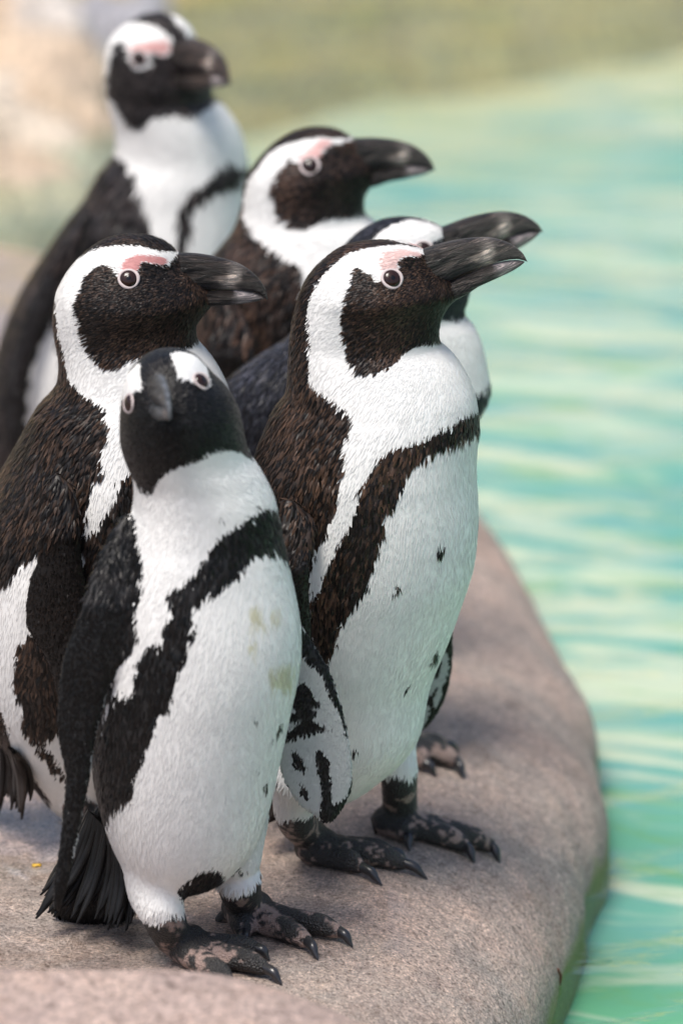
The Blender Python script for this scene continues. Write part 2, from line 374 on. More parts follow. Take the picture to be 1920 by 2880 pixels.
# ------------------------------------------------------------------ penguins
class Loft:
    """Closed solid of level oval rings: left and right outline in photo pixels turned into points on the plane y=Y."""
    def __init__(s, L, Rr, Y, k, dy=((0, 0), (1, 0)), psi=0.0, n=150, m=72, thick=0.0, snout=((0, 0), (4000, 0)), soft=None):
        s.Y = Y; s.psi = R(psi); v0 = max(L[0][1], Rr[0][1]); v1 = min(L[-1][1], Rr[-1][1])
        t = np.linspace(0, 1, n); t = 0.35*t + 0.65*(1-np.cos(math.pi*t))/2
        v = v0 + (v1-v0)*t; s.v = v
        uL = s.outline(L, v0, v1, v, soft); uR = s.outline(Rr, v0, v1, v, soft)
        yv = Y + np.interp(v, [p[0] for p in dy], [p[1] for p in dy]); a = px(uL, v, yv); b = px(uR, v, yv)
        s.z = a[:, 2]; s.cx = (a[:, 0]+b[:, 0])/2; s.w = np.maximum((b[:, 0]-a[:, 0])/2, 2e-4)
        kv = np.interp(v, [p[0] for p in k], [p[1] for p in k])
        s.d = np.maximum(kv*s.w, np.minimum(thick, s.w)); s.cy = yv
        s.m = m; s.g = np.interp(v, [p[0] for p in snout], [p[1] for p in snout])
    def outline(s, Pn, v0, v1, v, soft):
        vf = np.linspace(v0, v1, 700); u = pchip([p[1] for p in Pn], [p[0] for p in Pn], vf)
        if soft:                                   # even out the traced points: gently at the head, more along the trunk
            st_ = (v1-v0)/699; out = []
            for sg in (4.0, 14.0, 34.0):
                r_ = int(3*sg/st_)+1; kx_ = np.arange(-r_, r_+1)*st_; kw = np.exp(-0.5*(kx_/sg)**2); kw /= kw.sum()
                up_ = np.concatenate([2*u[0]-u[r_:0:-1], u, 2*u[-1]-u[-2:-r_-2:-1]]); out.append(np.convolve(up_, kw, 'valid'))
            lev = np.clip((vf-v0-soft)/160, 0, 2) * np.clip((v1-vf)/90, 0, 1); lo_ = np.minimum(lev.astype(int), 1); fr = lev-lo_
            O_ = np.stack(out, 1); u2 = O_[np.arange(700), lo_]*(1-fr) + O_[np.arange(700), lo_+1]*fr
            e0 = np.clip((vf-v0)/30, 0, 1); u = u*(1-e0) + u2*e0
        return np.interp(v, vf, u)
    def verts(s, th):
        th = np.asarray(th)
        sh = 1 - s.g[:, None]*np.maximum(np.cos(th), 0)[None]**1.5
        return np.stack([s.cx[:, None] + s.w[:, None]*np.cos(th), s.cy[:, None] - s.d[:, None]*np.sin(th)*sh, np.repeat(s.z[:, None], len(th), 1)], -1)
    def mesh(s):
        m = s.m; n = len(s.z); G = s.verts(np.linspace(0, 2*math.pi, m, endpoint=False))
        V = np.concatenate([G.reshape(-1, 3), [[s.cx[0], s.cy[0], s.z[0]+1e-4]], [[s.cx[-1], s.cy[-1], s.z[-1]-1e-4]]])
        ii = np.arange(n*m).reshape(n, m); jj = np.roll(ii, -1, 1)
        q = np.stack([ii[:-1], ii[1:], jj[1:], jj[:-1]], -1).reshape(-1, 4)[:, ::-1]
        T = [(n*m, ii[0, j], jj[0, j]) for j in range(m)] + [(n*m+1, jj[-1, j], ii[-1, j]) for j in range(m)]
        T = [(a, c, b) for a, b, c in T]
        return V, q, np.array(T)
    def inv(s, p):
        zi = -s.z; f = np.interp(-p[:, 2], zi, np.arange(len(zi)))
        g = lambda arr: np.interp(f, np.arange(len(arr)), arr)
        cx, ww, cy, d = g(s.cx), g(s.w), g(s.cy), g(s.d)
        X = (p[:, 0]-cx)/ww; Yy = -(p[:, 1]-cy)/d; gg = g(s.g); Y0 = Yy
        for _ in range(3): Yy = Y0/(1 - gg*np.clip(X/np.maximum(np.hypot(X, Yy), 1e-6), 0, 1)**1.5)
        rho = np.hypot(X, Yy)
        dz = np.maximum(p[:, 2]-s.z[0], 0) + np.maximum(s.z[-1]-p[:, 2], 0)
        return f, np.arctan2(Yy, X), (rho-1)*np.minimum(ww, d) + dz
    def pattern(s, dark, white=(), spots=(), default=-40.0):
        """Signed distance (px) to the dark markings, stored over ring x angle on one flank; the other flank mirrors it."""
        s.th = np.linspace(0, math.pi, 49)
        G = proj(s.verts(s.th)).reshape(-1, 2)
        val = np.full(len(G), default)
        for p in dark: val = np.maximum(val, sdf(G, p))
        for p in white: val = np.minimum(val, -sdf(G, p))
        for (u, v, r, a) in spots:
            dd = G - np.array([u, v]); val = np.maximum(val, r*1.6*(1 - np.sqrt((dd[:, 0]*1.0+dd[:, 1]*0.35)**2 + (dd[:, 1]/a)**2)/r*1.0))
        return val.reshape(len(s.z), -1)
    def sample(s, grid, f, th):
        ph = np.angle(np.exp(1j*(th - s.psi)))
        ph = np.where(ph < -s.psi, -ph, ph)
        t = np.clip(ph + s.psi, 0, math.pi)/math.pi*(grid.shape[1]-1)
        i0 = np.clip(f.astype(int), 0, grid.shape[0]-2); j0 = np.clip(t.astype(int), 0, grid.shape[1]-2)
        a, b = f-i0, t-j0
        return (grid[i0, j0]*(1-a)*(1-b) + grid[i0+1, j0]*a*(1-b) + grid[i0, j0+1]*(1-a)*b + grid[i0+1, j0+1]*a*b)

def tube(pts, rad, m=14, sub=6):
    """Closed tapered tube through pts; returns V, quads, tris."""
    pts = np.asarray(pts, float); n = len(pts); s = np.concatenate([[0], np.cumsum(np.linalg.norm(np.diff(pts, axis=0), axis=1))])
    ss = np.linspace(0, s[-1], (n-1)*sub+1)
    C = np.stack([pchip(s, pts[:, k], ss) for k in range(3)], 1); rr = pchip(s, rad, ss)
    # round both ends
    T = np.gradient(C, axis=0); T /= np.linalg.norm(T, axis=1)[:, None]
    ref = np.array([0.0, 1.0, 0.0]) if abs(T[:, 2]).mean() > 0.7 else np.array([0.0, 0, 1.0])
    A = np.cross(T, ref); A /= np.linalg.norm(A, axis=1)[:, None]; B = np.cross(T, A)
    rings = []
    for c, r, tt, a, b in [(C[0]-T[0]*rr[0]*0.8, rr[0]*0.5, T[0], A[0], B[0])] + list(zip(C, rr, T, A, B)) + [(C[-1]+T[-1]*rr[-1]*0.8, rr[-1]*0.5, T[-1], A[-1], B[-1])]:
        th = np.linspace(0, 2*math.pi, m, endpoint=False)
        rings.append(c + r*(np.cos(th)[:, None]*a + np.sin(th)[:, None]*b))
    k = len(rings); V = np.concatenate(rings + [[C[0]-T[0]*rr[0]], [C[-1]+T[-1]*rr[-1]]])
    ii = np.arange(k*m).reshape(k, m); jj = np.roll(ii, -1, 1)
    q = np.stack([ii[:-1], jj[:-1], jj[1:], ii[1:]], -1).reshape(-1, 4)
    tr = [(k*m, jj[0, j], ii[0, j]) for j in range(m)] + [(k*m+1, ii[-1, j], jj[-1, j]) for j in range(m)]
    return V, q, np.array(tr)
def slab(a, b, c, th):
    """thin triangular prism (web between two toes)"""
    P = [np.array(x) for x in (a, b, c)]; up = np.array([0, 0, th/2])
    V = np.array([p-up for p in P] + [p+up for p in P])
    if np.cross(P[1]-P[0], P[2]-P[0])[2] < 0: V = V[[0, 2, 1, 3, 5, 4]]
    return V, np.array([[0, 1, 4, 3], [1, 2, 5, 4], [2, 0, 3, 5]]), np.array([[0, 2, 1], [3, 4, 5]])

# beak outlines in millimetres, forward / up from the forehead junction's foot
UP = [(-14, 16), (-6, 17.6), (0, 18), (11.3, 17.6), (23.9, 16.0), (34, 13.6), (41.5, 11.0), (49, 6.6), (55, 1.2), (59, -4.5), (61.4, -10.0), (61.9, -14.2)]
GP = [(-14, -9.5), (-1.3, -10), (17.6, -8.0), (36.5, -7.6), (49, -8.8), (56, -10.8), (59.5, -13), (61.9, -15.0)]
DN = [(-16, -22), (-7.5, -23.4), (1.3, -23.6), (13.8, -22.4), (23.9, -19.8), (36.5, -18.4), (49, -17), (56, -15.4), (60.0, -13.8)]
WD = [(-16, 12.0), (-4, 10.4), (8, 8.6), (25, 6.6), (42, 5.2), (52, 3.9), (58, 2.4), (62, 0.6)]
def beak_mesh(top, bot, x0, x1, shade, bird_noise, gap=0.0):
    n = 90; m = 56
    x = x0 + (x1-x0)*(np.linspace(0, 1, n)**0.85)
    zt = pchip([p[0] for p in top], [p[1] for p in top], x); zb = pchip([p[0] for p in bot], [p[1] for p in bot], x)
    wd = pchip([p[0] for p in WD], [p[1] for p in WD], x); th = np.linspace(0, 2*math.pi, m, endpoint=False)
    c = (zt+zb)/2; h = np.maximum((zt-zb)/2, 0.15)
    cs, sn = np.cos(th), np.sin(th)
    Y = wd[:, None]*np.sign(cs)*np.abs(cs)**0.8; Z = c[:, None] + h[:, None]*np.sign(sn)*np.abs(sn)**0.85
    X = np.repeat(x[:, None], m, 1)
    # horny ridges along the sides
    rid = np.sin(Z*2.6 + 0.16*X + 3.5*vnoise(np.stack([X*0.06, Y*0, Z*0.25], -1), 1, bird_noise)) * np.clip((46-X)/26, 0, 1)
    Y = Y*(1+rid*0.085 + 0.05*vnoise(np.stack([X*0.12, Y*0.1, Z*0.6], -1), 1, 9)); Z = Z + gap*np.clip((X-20)/40, 0, 1)
    V = np.stack([X, Y, Z], -1).reshape(-1, 3)*0.001
    V = np.concatenate([V, [[x[0]*0.001, 0, c[0]*0.001]], [[x[-1]*0.001, 0, (c[-1]+gap)*0.001]]])
    ii = np.arange(n*m).reshape(n, m); jj = np.roll(ii, -1, 1)
    q = np.stack([ii[:-1], jj[:-1], jj[1:], ii[1:]], -1).reshape(-1, 4)[:, ::-1]
    tr = [(n*m, ii[0, j], jj[0, j]) for j in range(m)] + [(n*m+1, jj[-1, j], ii[-1, j]) for j in range(m)]
    tr = [(a, b2, c2) for a, b2, c2 in tr]
    me = mesh_np('mandible', V, quads=q, tris=tr); smooth(me)
    setcol(me, 'col', shade(V*1000)); a_ = me.attributes.new('grain', 'FLOAT_VECTOR', 'POINT'); a_.data.foreach_set('vector', V.astype(np.float32).ravel()); return me

DARKROW = []
def penguin(name, Y, L, Rr, k, psi, dark, white=(), spots=(), pink=None, dy=((0, 0), (4000, 0)), label='', beak=None, eyes=(), eye_r=0.0056,
            flippers=(), feet=(), tail=None, tone=(0.021, 0.017, 0.016), brown=(0.075, 0.047, 0.034), voxel=0.0017, dens=1.0, fs=1.0, stain=None, lid=None, default=-40.0, white_col=(0.80, 0.785, 0.755), ruff=1.0, gap=0.0, snout=((0, 0), (4000, 0)), pink_col=(0.62, 0.30, 0.27), horn=(0.030, 0.026, 0.025), pale=0.8):
    body = Loft(L, Rr, Y, k, dy, psi, snout=snout, soft=330)
    grid = body.pattern(dark, white, spots, default)
    pk = body.pattern(pink, default=-40) if pink else None
    st = body.pattern(stain, default=-200) if stain else None
    fl = []
    for f in flippers:
        lo = Loft(f['L'], f['R'], Y, ((0, f.get('k', 0.2)), (4000, f.get('k', 0.2))), f['dy'], f.get('psi', 0), n=110, m=40, thick=f.get('thick', 0.0036))
        fl.append((lo, lo.pattern(f['dark'], f.get('white', ()), default=f.get('default', -40)), f))
    root = bpy.data.objects.new('penguin', None); COL.objects.link(root)
    base = [float(body.cx[-1]), Y]; root.location = (base[0], base[1], ground(base[0], base[1]))
    root.empty_display_size = 0.1; root['label'] = label; root['category'] = 'penguin'; root['group'] = 'penguins gathered on the stone rim'
    O = np.array(root.location)
    # --- legs and feet
    legV = []; clawinfo = []; cut = []
    for ft in feet:
        if 'heel' in ft:
            hp = gpx(*ft['heel']); toes = [gpx(*p) for p in ft['toes']]; claws = [gpx(*p) for p in ft['claws']]
            an = px(ft['ankle'][0], ft['ankle'][1], hp[1] + 0.004); top = [px(u, v, Y + d) for u, v, d in ft['leg']]; tr_ = ft['legr']
        else:
            hx, hy = ft['at']; a0 = R(ft['dir']); g3 = lambda x, y: np.array([x, y, ground(x, y)])
            hp = g3(hx, hy); toes = []; claws = []
            for da, ln in ((-24, 0.062), (2, 0.070), (28, 0.058)):
                dx, dyy = math.cos(a0+R(da)), math.sin(a0+R(da))
                toes.append(g3(hx+dx*ln, hy+dyy*ln)); claws.append(g3(hx+dx*(ln+0.014), hy+dyy*(ln+0.014)))
            an = hp + np.array([0.0, 0.0, 0.028]); topz = float(np.interp(0.90, np.linspace(0, 1, len(body.z)), body.z))
            top = [np.array([hx*0.6+body.cx[-25]*0.4, hy*0.8+Y*0.2, topz+0.05]), np.array([hx, hy, an[2]+0.03])]; tr_ = [0.030, 0.017]
        legs = top + [an]; rad = list(tr_) + [0.0125]
        pal = hp*0.8 + toes[0]*0.2 + np.array([0, 0, 0.012])
        legV.append(tube(legs + [pal], rad + [0.0125], 18)); cut.append((an[2] + 0.97*(top[-1][2]-an[2]), an))
        root_toe = hp + np.array([0, 0, 0.0115])
        mids = []
        for tp, cp in zip(toes, claws):
            mid = hp*0.45 + tp*0.55; mid[2] = ground(mid[0], mid[1]) + 0.0088
            tpe = tp + np.array([0, 0, 0.0062]); k2 = hp*0.18+tp*0.82; k2[2] = ground(k2[0], k2[1]) + 0.0085
            legV.append(tube([root_toe, mid, k2, tpe], [0.0120, 0.0088, 0.0081, 0.0054], 14)); mids.append((mid, k2)); clawinfo.append((tpe, cp))
        for a in range(len(mids)-1):
            for b2 in ((mids[a][0], mids[a+1][0]), (mids[a][1], mids[a+1][1])):
                pass
            ka = mids[a][1]*0.75+mids[a][0]*0.25; kb = mids[a+1][1]*0.75+mids[a+1][0]*0.25
            kc = (ka+kb)/2*0.92 + hp*0.08; kc[2] = ground(kc[0], kc[1]) + 0.0055
            legV.append(slab(root_toe*0.7+hp*0.3, ka-[0, 0, .002], kc, 0.006)); legV.append(slab(root_toe*0.7+hp*0.3, kc, kb-[0, 0, .002], 0.006))
        if 'hind' in ft:
            h2 = px(ft['hind'][0], ft['hind'][1], hp[1]+0.003); legV.append(tube([an*0.5+hp*0.5, h2], [0.009, 0.0055], 10))
            clawinfo.append((h2, h2 + np.array([-0.001, -0.002, -0.012])))
    # --- one continuous body surface
    parts = [body.mesh()] + [x[0].mesh() for x in fl] + legV
    VV, QQ, TT = [], [], []; off = 0
    for v_, q, t in parts:
        VV.append(v_); QQ.append(q+off); TT.append(np.asarray(t)+off); off += len(v_)
    tmp = mesh_np('tmp', np.concatenate(VV), quads=np.concatenate(QQ), tris=np.concatenate(TT))
    to = bpy.data.objects.new('tmp', tmp); COL.objects.link(to)
    rm = to.modifiers.new('r', 'REMESH'); rm.mode = 'VOXEL'; rm.voxel_size = voxel; rm.adaptivity = 0
    sm = to.modifiers.new('s', 'SMOOTH'); sm.iterations = 5; sm.factor = 0.5
    dg = bpy.context.evaluated_depsgraph_get(); dg.update()
    me = bpy.data.meshes.new_from_object(to.evaluated_get(dg))
    bpy.data.objects.remove(to); bpy.data.meshes.remove(tmp)
    nv = len(me.vertices); P = np.empty(nv*3, np.float32); me.vertices.foreach_get('co', P); P = P.reshape(-1, 3).astype(float)
    # --- which surface each vertex belongs to
    f, th, D = body.inv(P); val = body.sample(grid, f, th); reg = np.zeros(nv, int); bd = np.abs(D)
    pkv = body.sample(pk, f, th) if pk is not None else np.full(nv, -40.0)
    stv = body.sample(st, f, th) if st is not None else np.full(nv, -200.0)
    far = D > 0.0022
    for lo, g, fd in fl:
        f2, th2, D2 = lo.inv(P); use = far & (np.abs(D2) < bd)
        v2 = lo.sample(g, f2, th2); back = np.sin(th2) < 0
        if fd.get('outer_dark', True): v2 = np.where(back, 30.0, v2)
        up_f = f2 < 0.30*len(lo.z)*(1 + 0.25*vnoise(P, 60, 77))
        val = np.where(use, v2, val); reg = np.where(use, np.where(up_f, 4, fd.get('reg', 1)), reg); bd = np.where(use, np.abs(D2), bd); pkv = np.where(use, -40, pkv); stv = np.where(use, -200, stv)
    if legV:
        lv = np.concatenate([x[0] for x in legV]); lq = []; off = 0
        for v_, q, t in legV:
            lq += [tuple(int(a)+off for a in r_) for r_ in q] + [tuple(int(a)+off for a in r_) for r_ in t]; off += len(v_)
        bv = BVHTree.FromPolygons([tuple(p) for p in lv], lq)
        nzl = vnoise(P, 160, 15)
        for i in np.nonzero(D > 0.0015)[0]:
            h = bv.find_nearest(Vector(P[i]), 0.02)
            if h[0] is not None and h[3] < bd[i]:
                c = min(cut, key=lambda c_: (P[i, 0]-c_[1][0])**2 + (P[i, 1]-c_[1][1])**2)[0]
                reg[i] = 3 if P[i, 2] > c + 0.006*nzl[i] else 2; bd[i] = h[3]; pkv[i] = -40
    # melt the joins between trunk, thighs and flippers
    ne = len(me.edges); ed_ = np.empty(ne*2, np.int32); me.edges.foreach_get('vertices', ed_); ed_ = ed_.reshape(-1, 2)
    deg = np.bincount(ed_.ravel(), minlength=nv).astype(float)
    def relax(mask, it):
        nonlocal P
        wgt = mask[:, None]*0.5
        for _ in range(it):
            S_ = np.stack([np.bincount(ed_[:, 0], P[ed_[:, 1], c_], nv) + np.bincount(ed_[:, 1], P[ed_[:, 0], c_], nv) for c_ in range(3)], 1)
            P = P + wgt*(S_/deg[:, None] - P)
    for c_, an_ in cut:
        dxy = np.hypot(P[:, 0]-an_[0], P[:, 1]-an_[1])
        relax(np.where((reg == 0) | (reg == 3), np.clip((P[:, 2]-c_-0.004)/0.012, 0, 1)*np.clip((c_+0.085-P[:, 2])/0.03, 0, 1)*np.clip((0.075-dxy)/0.03, 0, 1), 0), 60)
    for lo, g, fd in fl:
        D2 = lo.inv(P)[2]; D1 = body.inv(P)[2]
        relax(np.clip(1-(np.abs(D1)+np.abs(D2))/0.016, 0, 1)*((reg != 2) & (np.abs(D1) < 0.012)), 16)
    me.vertices.foreach_set('co', P.astype(np.float32).ravel()); me.update()
    val = np.where((reg == 3) & (D > 0.012), -20, val)
    # --- colour
    WH = np.array(white_col); DK = np.array(tone)*0.62; BR = np.array(brown); PK = np.array(pink_col)
    n1 = vnoise(P, 55, 2); n2 = vnoise(P, 190, 3); n3 = vnoise(P, 420, 4)
    def ss(x, a, b): t = np.clip((x-a)/(b-a), 0, 1); return (t*t*(3-2*t))[:, None]
    FG = np.array((0.40, 0.41, 0.40)); strk = vnoise(P*np.array([1, 1, 0.35]), 210, 12)  # flipper underside white, greyed to put its shade into the colour
    val = np.where(reg == 1, val + 9*strk, val)
    C = np.where((reg == 1)[:, None], FG*(1 + 0.25*n3[:, None]), WH*(1 + 0.04*n2[:, None]))
    C = C + ss(stv + 16*n2 + 9*n3, -8, 14)*(np.array((0.42, 0.36, 0.10))-C)*0.55
    C = C + ss(pkv + 3*n3, -2, 3)*(PK-C)
    darkc = DK + (BR-DK)*np.clip(0.25+0.5*n1, 0, 1)[:, None]
    darkc = np.where((reg == 1)[:, None], DK*0.8, darkc)
    C = C + ss(val + 4*n2 + 3*n3, -3, 3)*(darkc-C)
    n5 = 0.6*vnoise(P, 85, 8) + 0.5*vnoise(P, 210, 9) + 0.4*n3
    skin = np.array((0.030, 0.028, 0.027)) + ss(n5, 0.10, 0.36)*(np.array((0.30, 0.215, 0.185))-np.array((0.030, 0.028, 0.027)))
    C = np.where((reg == 2)[:, None], skin, C)
    smooth(me); setcol(me, 'col', np.clip(C, 0.004, 1)); sa_ = me.attributes.new('skin', 'FLOAT', 'POINT'); sa_.data.foreach_set('value', (reg == 2).astype(np.float32))
    P_l = P - O; me.vertices.foreach_set('co', P_l.astype(np.float32).ravel()); me.update()
    me.name = 'body'; me.materials.clear(); link('body', me, M_BODY, root)
    # --- plumage: thousands of small overlapping feathers lying on the body
    me.calc_loop_triangles(); nt_ = len(me.loop_triangles); tri = np.empty(nt_*3, np.int32); me.loop_triangles.foreach_get('vertices', tri); tri = tri.reshape(-1, 3)
    vn = np.empty(nv*3, np.float32); me.vertices.foreach_get('normal', vn); vn = vn.reshape(-1, 3).astype(float)
    A = P[tri]; ar = 0.5*np.linalg.norm(np.cross(A[:, 1]-A[:, 0], A[:, 2]-A[:, 0]), axis=1)
    tc = A.mean(1); treg = reg[tri[:, 0]]
    bpos = np.array(beak['base']) if beak else np.array([0, 0, 9.0]); bdirv = np.array(beak['dir'])
    hd = np.linalg.norm(tc-bpos, axis=1)
    headw = np.clip((0.135-hd)/0.08, 0, 1)          # 1 at the face, 0 on the trunk
    vt = val[tri].mean(1)
    ln = (0.0088*(1-headw) + 0.0037*headw)*fs; wdt = (0.0020*(1-headw) + 0.0009*headw)*fs
    white_ = vt < 0
    ln = np.where(white_, ln*0.85, ln); wdt = np.where(white_, wdt*0.42, wdt)
    ln = np.where(treg == 1, 0.0034*fs, ln); wdt = np.where(treg == 1, 0.0014*fs, wdt)
    ln = np.where(treg == 3, 0.0065*fs, ln); wdt = np.where(treg == 3, 0.0009*fs, wdt)
    den = ar/(ln*wdt*0.62)*2.0*dens; den = np.where(treg == 2, 0, den); den = np.where(treg == 1, den*0.6, den)
    den = np.where((treg == 0) & (vt < -18), den*0.38, den)
    cnt = RNG.poisson(den); idx = np.repeat(np.arange(nt_), cnt); n = len(idx)
    r1 = np.sqrt(RNG.random(n)); r2 = RNG.random(n); bc = np.stack([1-r1, r1*(1-r2), r1*r2], 1)
    p = (A[idx]*bc[..., None]).sum(1); nn = (vn[tri[idx]]*bc[..., None]).sum(1); nn /= np.linalg.norm(nn, axis=1)[:, None]
    fv = (val[tri[idx]]*bc).sum(1); fp = (pkv[tri[idx]]*bc).sum(1); fst = (stv[tri[idx]]*bc).sum(1)
    hw = headw[idx]; rg = treg[idx]
    down = np.array([0.0, 0, -1.0])[None] + 0.22*np.stack([-np.cos(body.psi)*np.ones(n), np.sin(body.psi)*np.ones(n), np.zeros(n)], 1)
    away = p - bpos; away = away/np.linalg.norm(away, axis=1)[:, None] - 0.5*bdirv
    dirv = down*(1-hw)[:, None]**1.0 + away*hw[:, None]*1.6
    dirv = dirv + 0.13*RNG.normal(size=(n, 3)) + 0.22*np.stack([vnoise(p, 40, 21), vnoise(p, 40, 22), vnoise(p, 40, 23)], 1)
    t = dirv - (dirv*nn).sum(1)[:, None]*nn; t /= np.linalg.norm(t, axis=1)[:, None]; b = np.cross(nn, t)
    jit = RNG.normal(size=n)
    nz_ = np.where(rg == 1, 0.35, 1.0)*(1-0.6*hw); ed = fv + (7*vnoise(p, 95, 31) + 3.5*jit)*nz_
    isd = ed > 0
    l = ln[idx]*(0.75+0.5*RNG.random(n)); wd_ = wdt[idx]*(0.8+0.4*RNG.random(n))
    ruffle = np.clip(0.5+0.9*vnoise(p, 28, 33), 0.15, 1.4)
    lift = np.where(isd, 0.10, 0.011)*l*ruff*ruffle*(0.5+RNG.random(n))
    lift = np.where((rg == 1) | (rg == 3), 0.02*l, lift)
    root_p = p - 0.25*l[:, None]*t - 0.0004*nn
    Vf = np.stack([root_p - 0.28*wd_[:, None]*b, root_p + 0.28*wd_[:, None]*b,
                   p + (0.35*l)[:, None]*t - 0.5*wd_[:, None]*b + (0.55*lift)[:, None]*nn + 0.0003*nn, p + (0.35*l)[:, None]*t + 0.5*wd_[:, None]*b + (0.55*lift)[:, None]*nn + 0.0003*nn,
                   p + (0.85*l)[:, None]*t + lift[:, None]*nn + 0.0003*nn], 1)
    nf = nn + np.where(isd, 0.18, 0.02)[:, None]*RNG.normal(size=(n, 3)); nf = np.repeat((nf/np.linalg.norm(nf, axis=1)[:, None])[:, None], 5, 1)
    nf = nf + np.where(isd, 0.35, 0.02)[:, None, None]*np.array([-1, -1, 0, 0, 1.0])[None, :, None]*t[:, None]
    rb = np.where(isd, 0.25, 0.04)[:, None, None]*b[:, None]; nf[:, [0, 2]] -= rb; nf[:, [1, 3]] += rb
    nf /= np.linalg.norm(nf, axis=2)[..., None]
    tn = RNG.random(n)
    wc = np.where((rg == 1)[:, None], FG, WH)*(0.98+0.04*tn)[:, None]*(1+0.025*vnoise(p, 70, 41))[:, None]
    sf = np.clip((fst + 16*vnoise(p, 190, 3) + 9*vnoise(p, 420, 4) + 8)/22, 0, 1)[:, None]
    wc = wc + sf*(np.array((0.42, 0.36, 0.10))-wc)*0.55
    wc = np.where(((fp + 2*jit) > 0)[:, None], PK*(0.9+0.25*tn)[:, None], wc)
    bf = np.clip(0.05 + 0.40*vnoise(p, 38, 35) + 0.9*(tn-0.5), 0, 1)*np.where(rg == 1, 0.12, 1.0)
    dc = DK*(0.45+0.6*tn)[:, None] + (BR-DK)*bf[:, None]
    cc = np.where(isd[:, None], dc, wc)
    Cf = np.repeat(cc[:, None], 5, 1)
    Cf[:, 4] = np.where(isd[:, None], cc*(1.0 + min(1.5, 1.3*ruff**2)*RNG.random(n)**2)[:, None] + (BR*0.30*bf[:, None]), cc*1.03)
    Cf[:, :2] *= 0.98
    base_i = np.arange(n)[:, None]*5
    q = base_i + np.array([0, 2, 3, 1]); tr = base_i + np.array([2, 4, 3])
    fm = mesh_np('plumage', (Vf - O).reshape(-1, 3), quads=q, tris=tr); smooth(fm)
    setcol(fm, 'col', np.clip(Cf, 0.004, 0.95).reshape(-1, 3))
    fm.normals_split_custom_set_from_vertices(nf.reshape(-1, 3).tolist())
    link('plumage', fm, M_FEATHER, root, kind='stuff')
    # --- beak
    if beak:
        fw = bdirv; side = np.cross([0, 0, 1.0], fw); side /= np.linalg.norm(side); up = np.cross(fw, side)
        Mx = Matrix(np.array([[fw[i], side[i], up[i], (bpos-O)[i]] for i in range(3)] + [[0, 0, 0, 1]]).tolist()) @ Matrix.Scale(beak.get('scale', 1.0), 4) @ Matrix.Diagonal((1, beak.get('slim', 1.0), 1, 1))
        hcol = np.array(horn); gcol = np.array((0.40, 0.37, 0.34)); lcol = np.array((0.24, 0.23, 0.24))
        rg_ = beak.get('ridge', 0.0)
        def shu(V):
            rf = 1 - rg_ + rg_*np.exp(-(V[:, 1:2]/3.0)**2)*np.clip(V[:, 2:3]/6+1.6, 0.3, 1)  # pale ridge over darker sides paints reflected sky into the horn colour
            nz = vnoise(V, 0.22, 5)*4
            g = np.exp(-((V[:, 0]-(37+0.45*V[:, 2])+nz)/5.5)**2) * np.clip((14-V[:, 2])/10, 0, 1)
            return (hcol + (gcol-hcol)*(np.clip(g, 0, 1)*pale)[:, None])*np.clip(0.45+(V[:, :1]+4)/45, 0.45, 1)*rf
        def shl(V):
            g = np.clip((V[:, 0]-37-vnoise(V, 0.3, 6)*2)/4, 0, 1)*np.clip((60-V[:, 0])/8, 0.2, 1)
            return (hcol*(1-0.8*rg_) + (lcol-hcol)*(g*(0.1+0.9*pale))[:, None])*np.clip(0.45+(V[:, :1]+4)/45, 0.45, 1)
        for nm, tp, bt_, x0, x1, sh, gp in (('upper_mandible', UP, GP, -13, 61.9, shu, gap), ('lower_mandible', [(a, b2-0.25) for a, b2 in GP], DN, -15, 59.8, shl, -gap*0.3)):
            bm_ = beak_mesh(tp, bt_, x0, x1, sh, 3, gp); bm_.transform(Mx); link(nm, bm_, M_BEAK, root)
    # --- eyes with lids
    tree = BVHTree.FromPolygons([tuple(x) for x in P], [tuple(int(a) for a in r_) for r_ in tri])
    for e in eyes:
        if e == 'far':                               # the eye on the hidden side mirrors the near one
            fz = float(np.interp(-ep.z, -body.z, np.arange(len(body.z)))); i_ = int(fz)
            c_ = Vector((float(body.cx[i_]), float(body.cy[i_]), 0)); fw2 = Vector((bdirv[0], bdirv[1], 0)).normalized(); pl = Vector((-fw2.y, fw2.x, 0))
            q_ = ep - 2*((ep - c_) * Vector((1, 1, 0))).dot(pl)*pl; ep = tree.find_nearest(q_)[0]
        elif len(e) == 2:
            d = Vector(raydir(*e)).normalized(); h = tree.ray_cast(Vector(CAM), d)
            if h[0] is None: continue
            ep = h[0].copy()
        else:
            ep = tree.find_nearest(Vector(e))[0]
        # mean surface normal round the eye
        acc = Vector()
        for a in range(8):
            off = Vector((math.cos(a*0.785)*0.006, 0, math.sin(a*0.785)*0.006)); h2 = tree.find_nearest(ep+off); acc += h2[1]
        nrm = acc.normalized()
        def place(me_, nm, mat, par):
            rot = nrm.to_track_quat('Z', 'Y').to_matrix().to_4x4(); me_.transform(Matrix.Translation(ep - Vector(O)) @ rot); smooth(me_); return link(nm, me_, mat, par)
        th = np.linspace(0, math.pi, 18); ph = np.linspace(0, 2*math.pi, 28, endpoint=False); T, Pp = np.meshgrid(th, ph, indexing='ij')
        rr = eye_r*1.12; Vv = np.stack([rr*np.sin(T)*np.cos(Pp), rr*np.sin(T)*np.sin(Pp), rr*np.cos(T)*0.52 - rr*0.02], -1).reshape(-1, 3)
        ii = np.arange(18*28).reshape(18, 28); jj = np.roll(ii, -1, 1); q = np.stack([ii[:-1], ii[1:], jj[1:], jj[:-1]], -1).reshape(-1, 4)
        eo = place(mesh_np('eye', Vv, quads=q), 'eye', M_EYE, root)
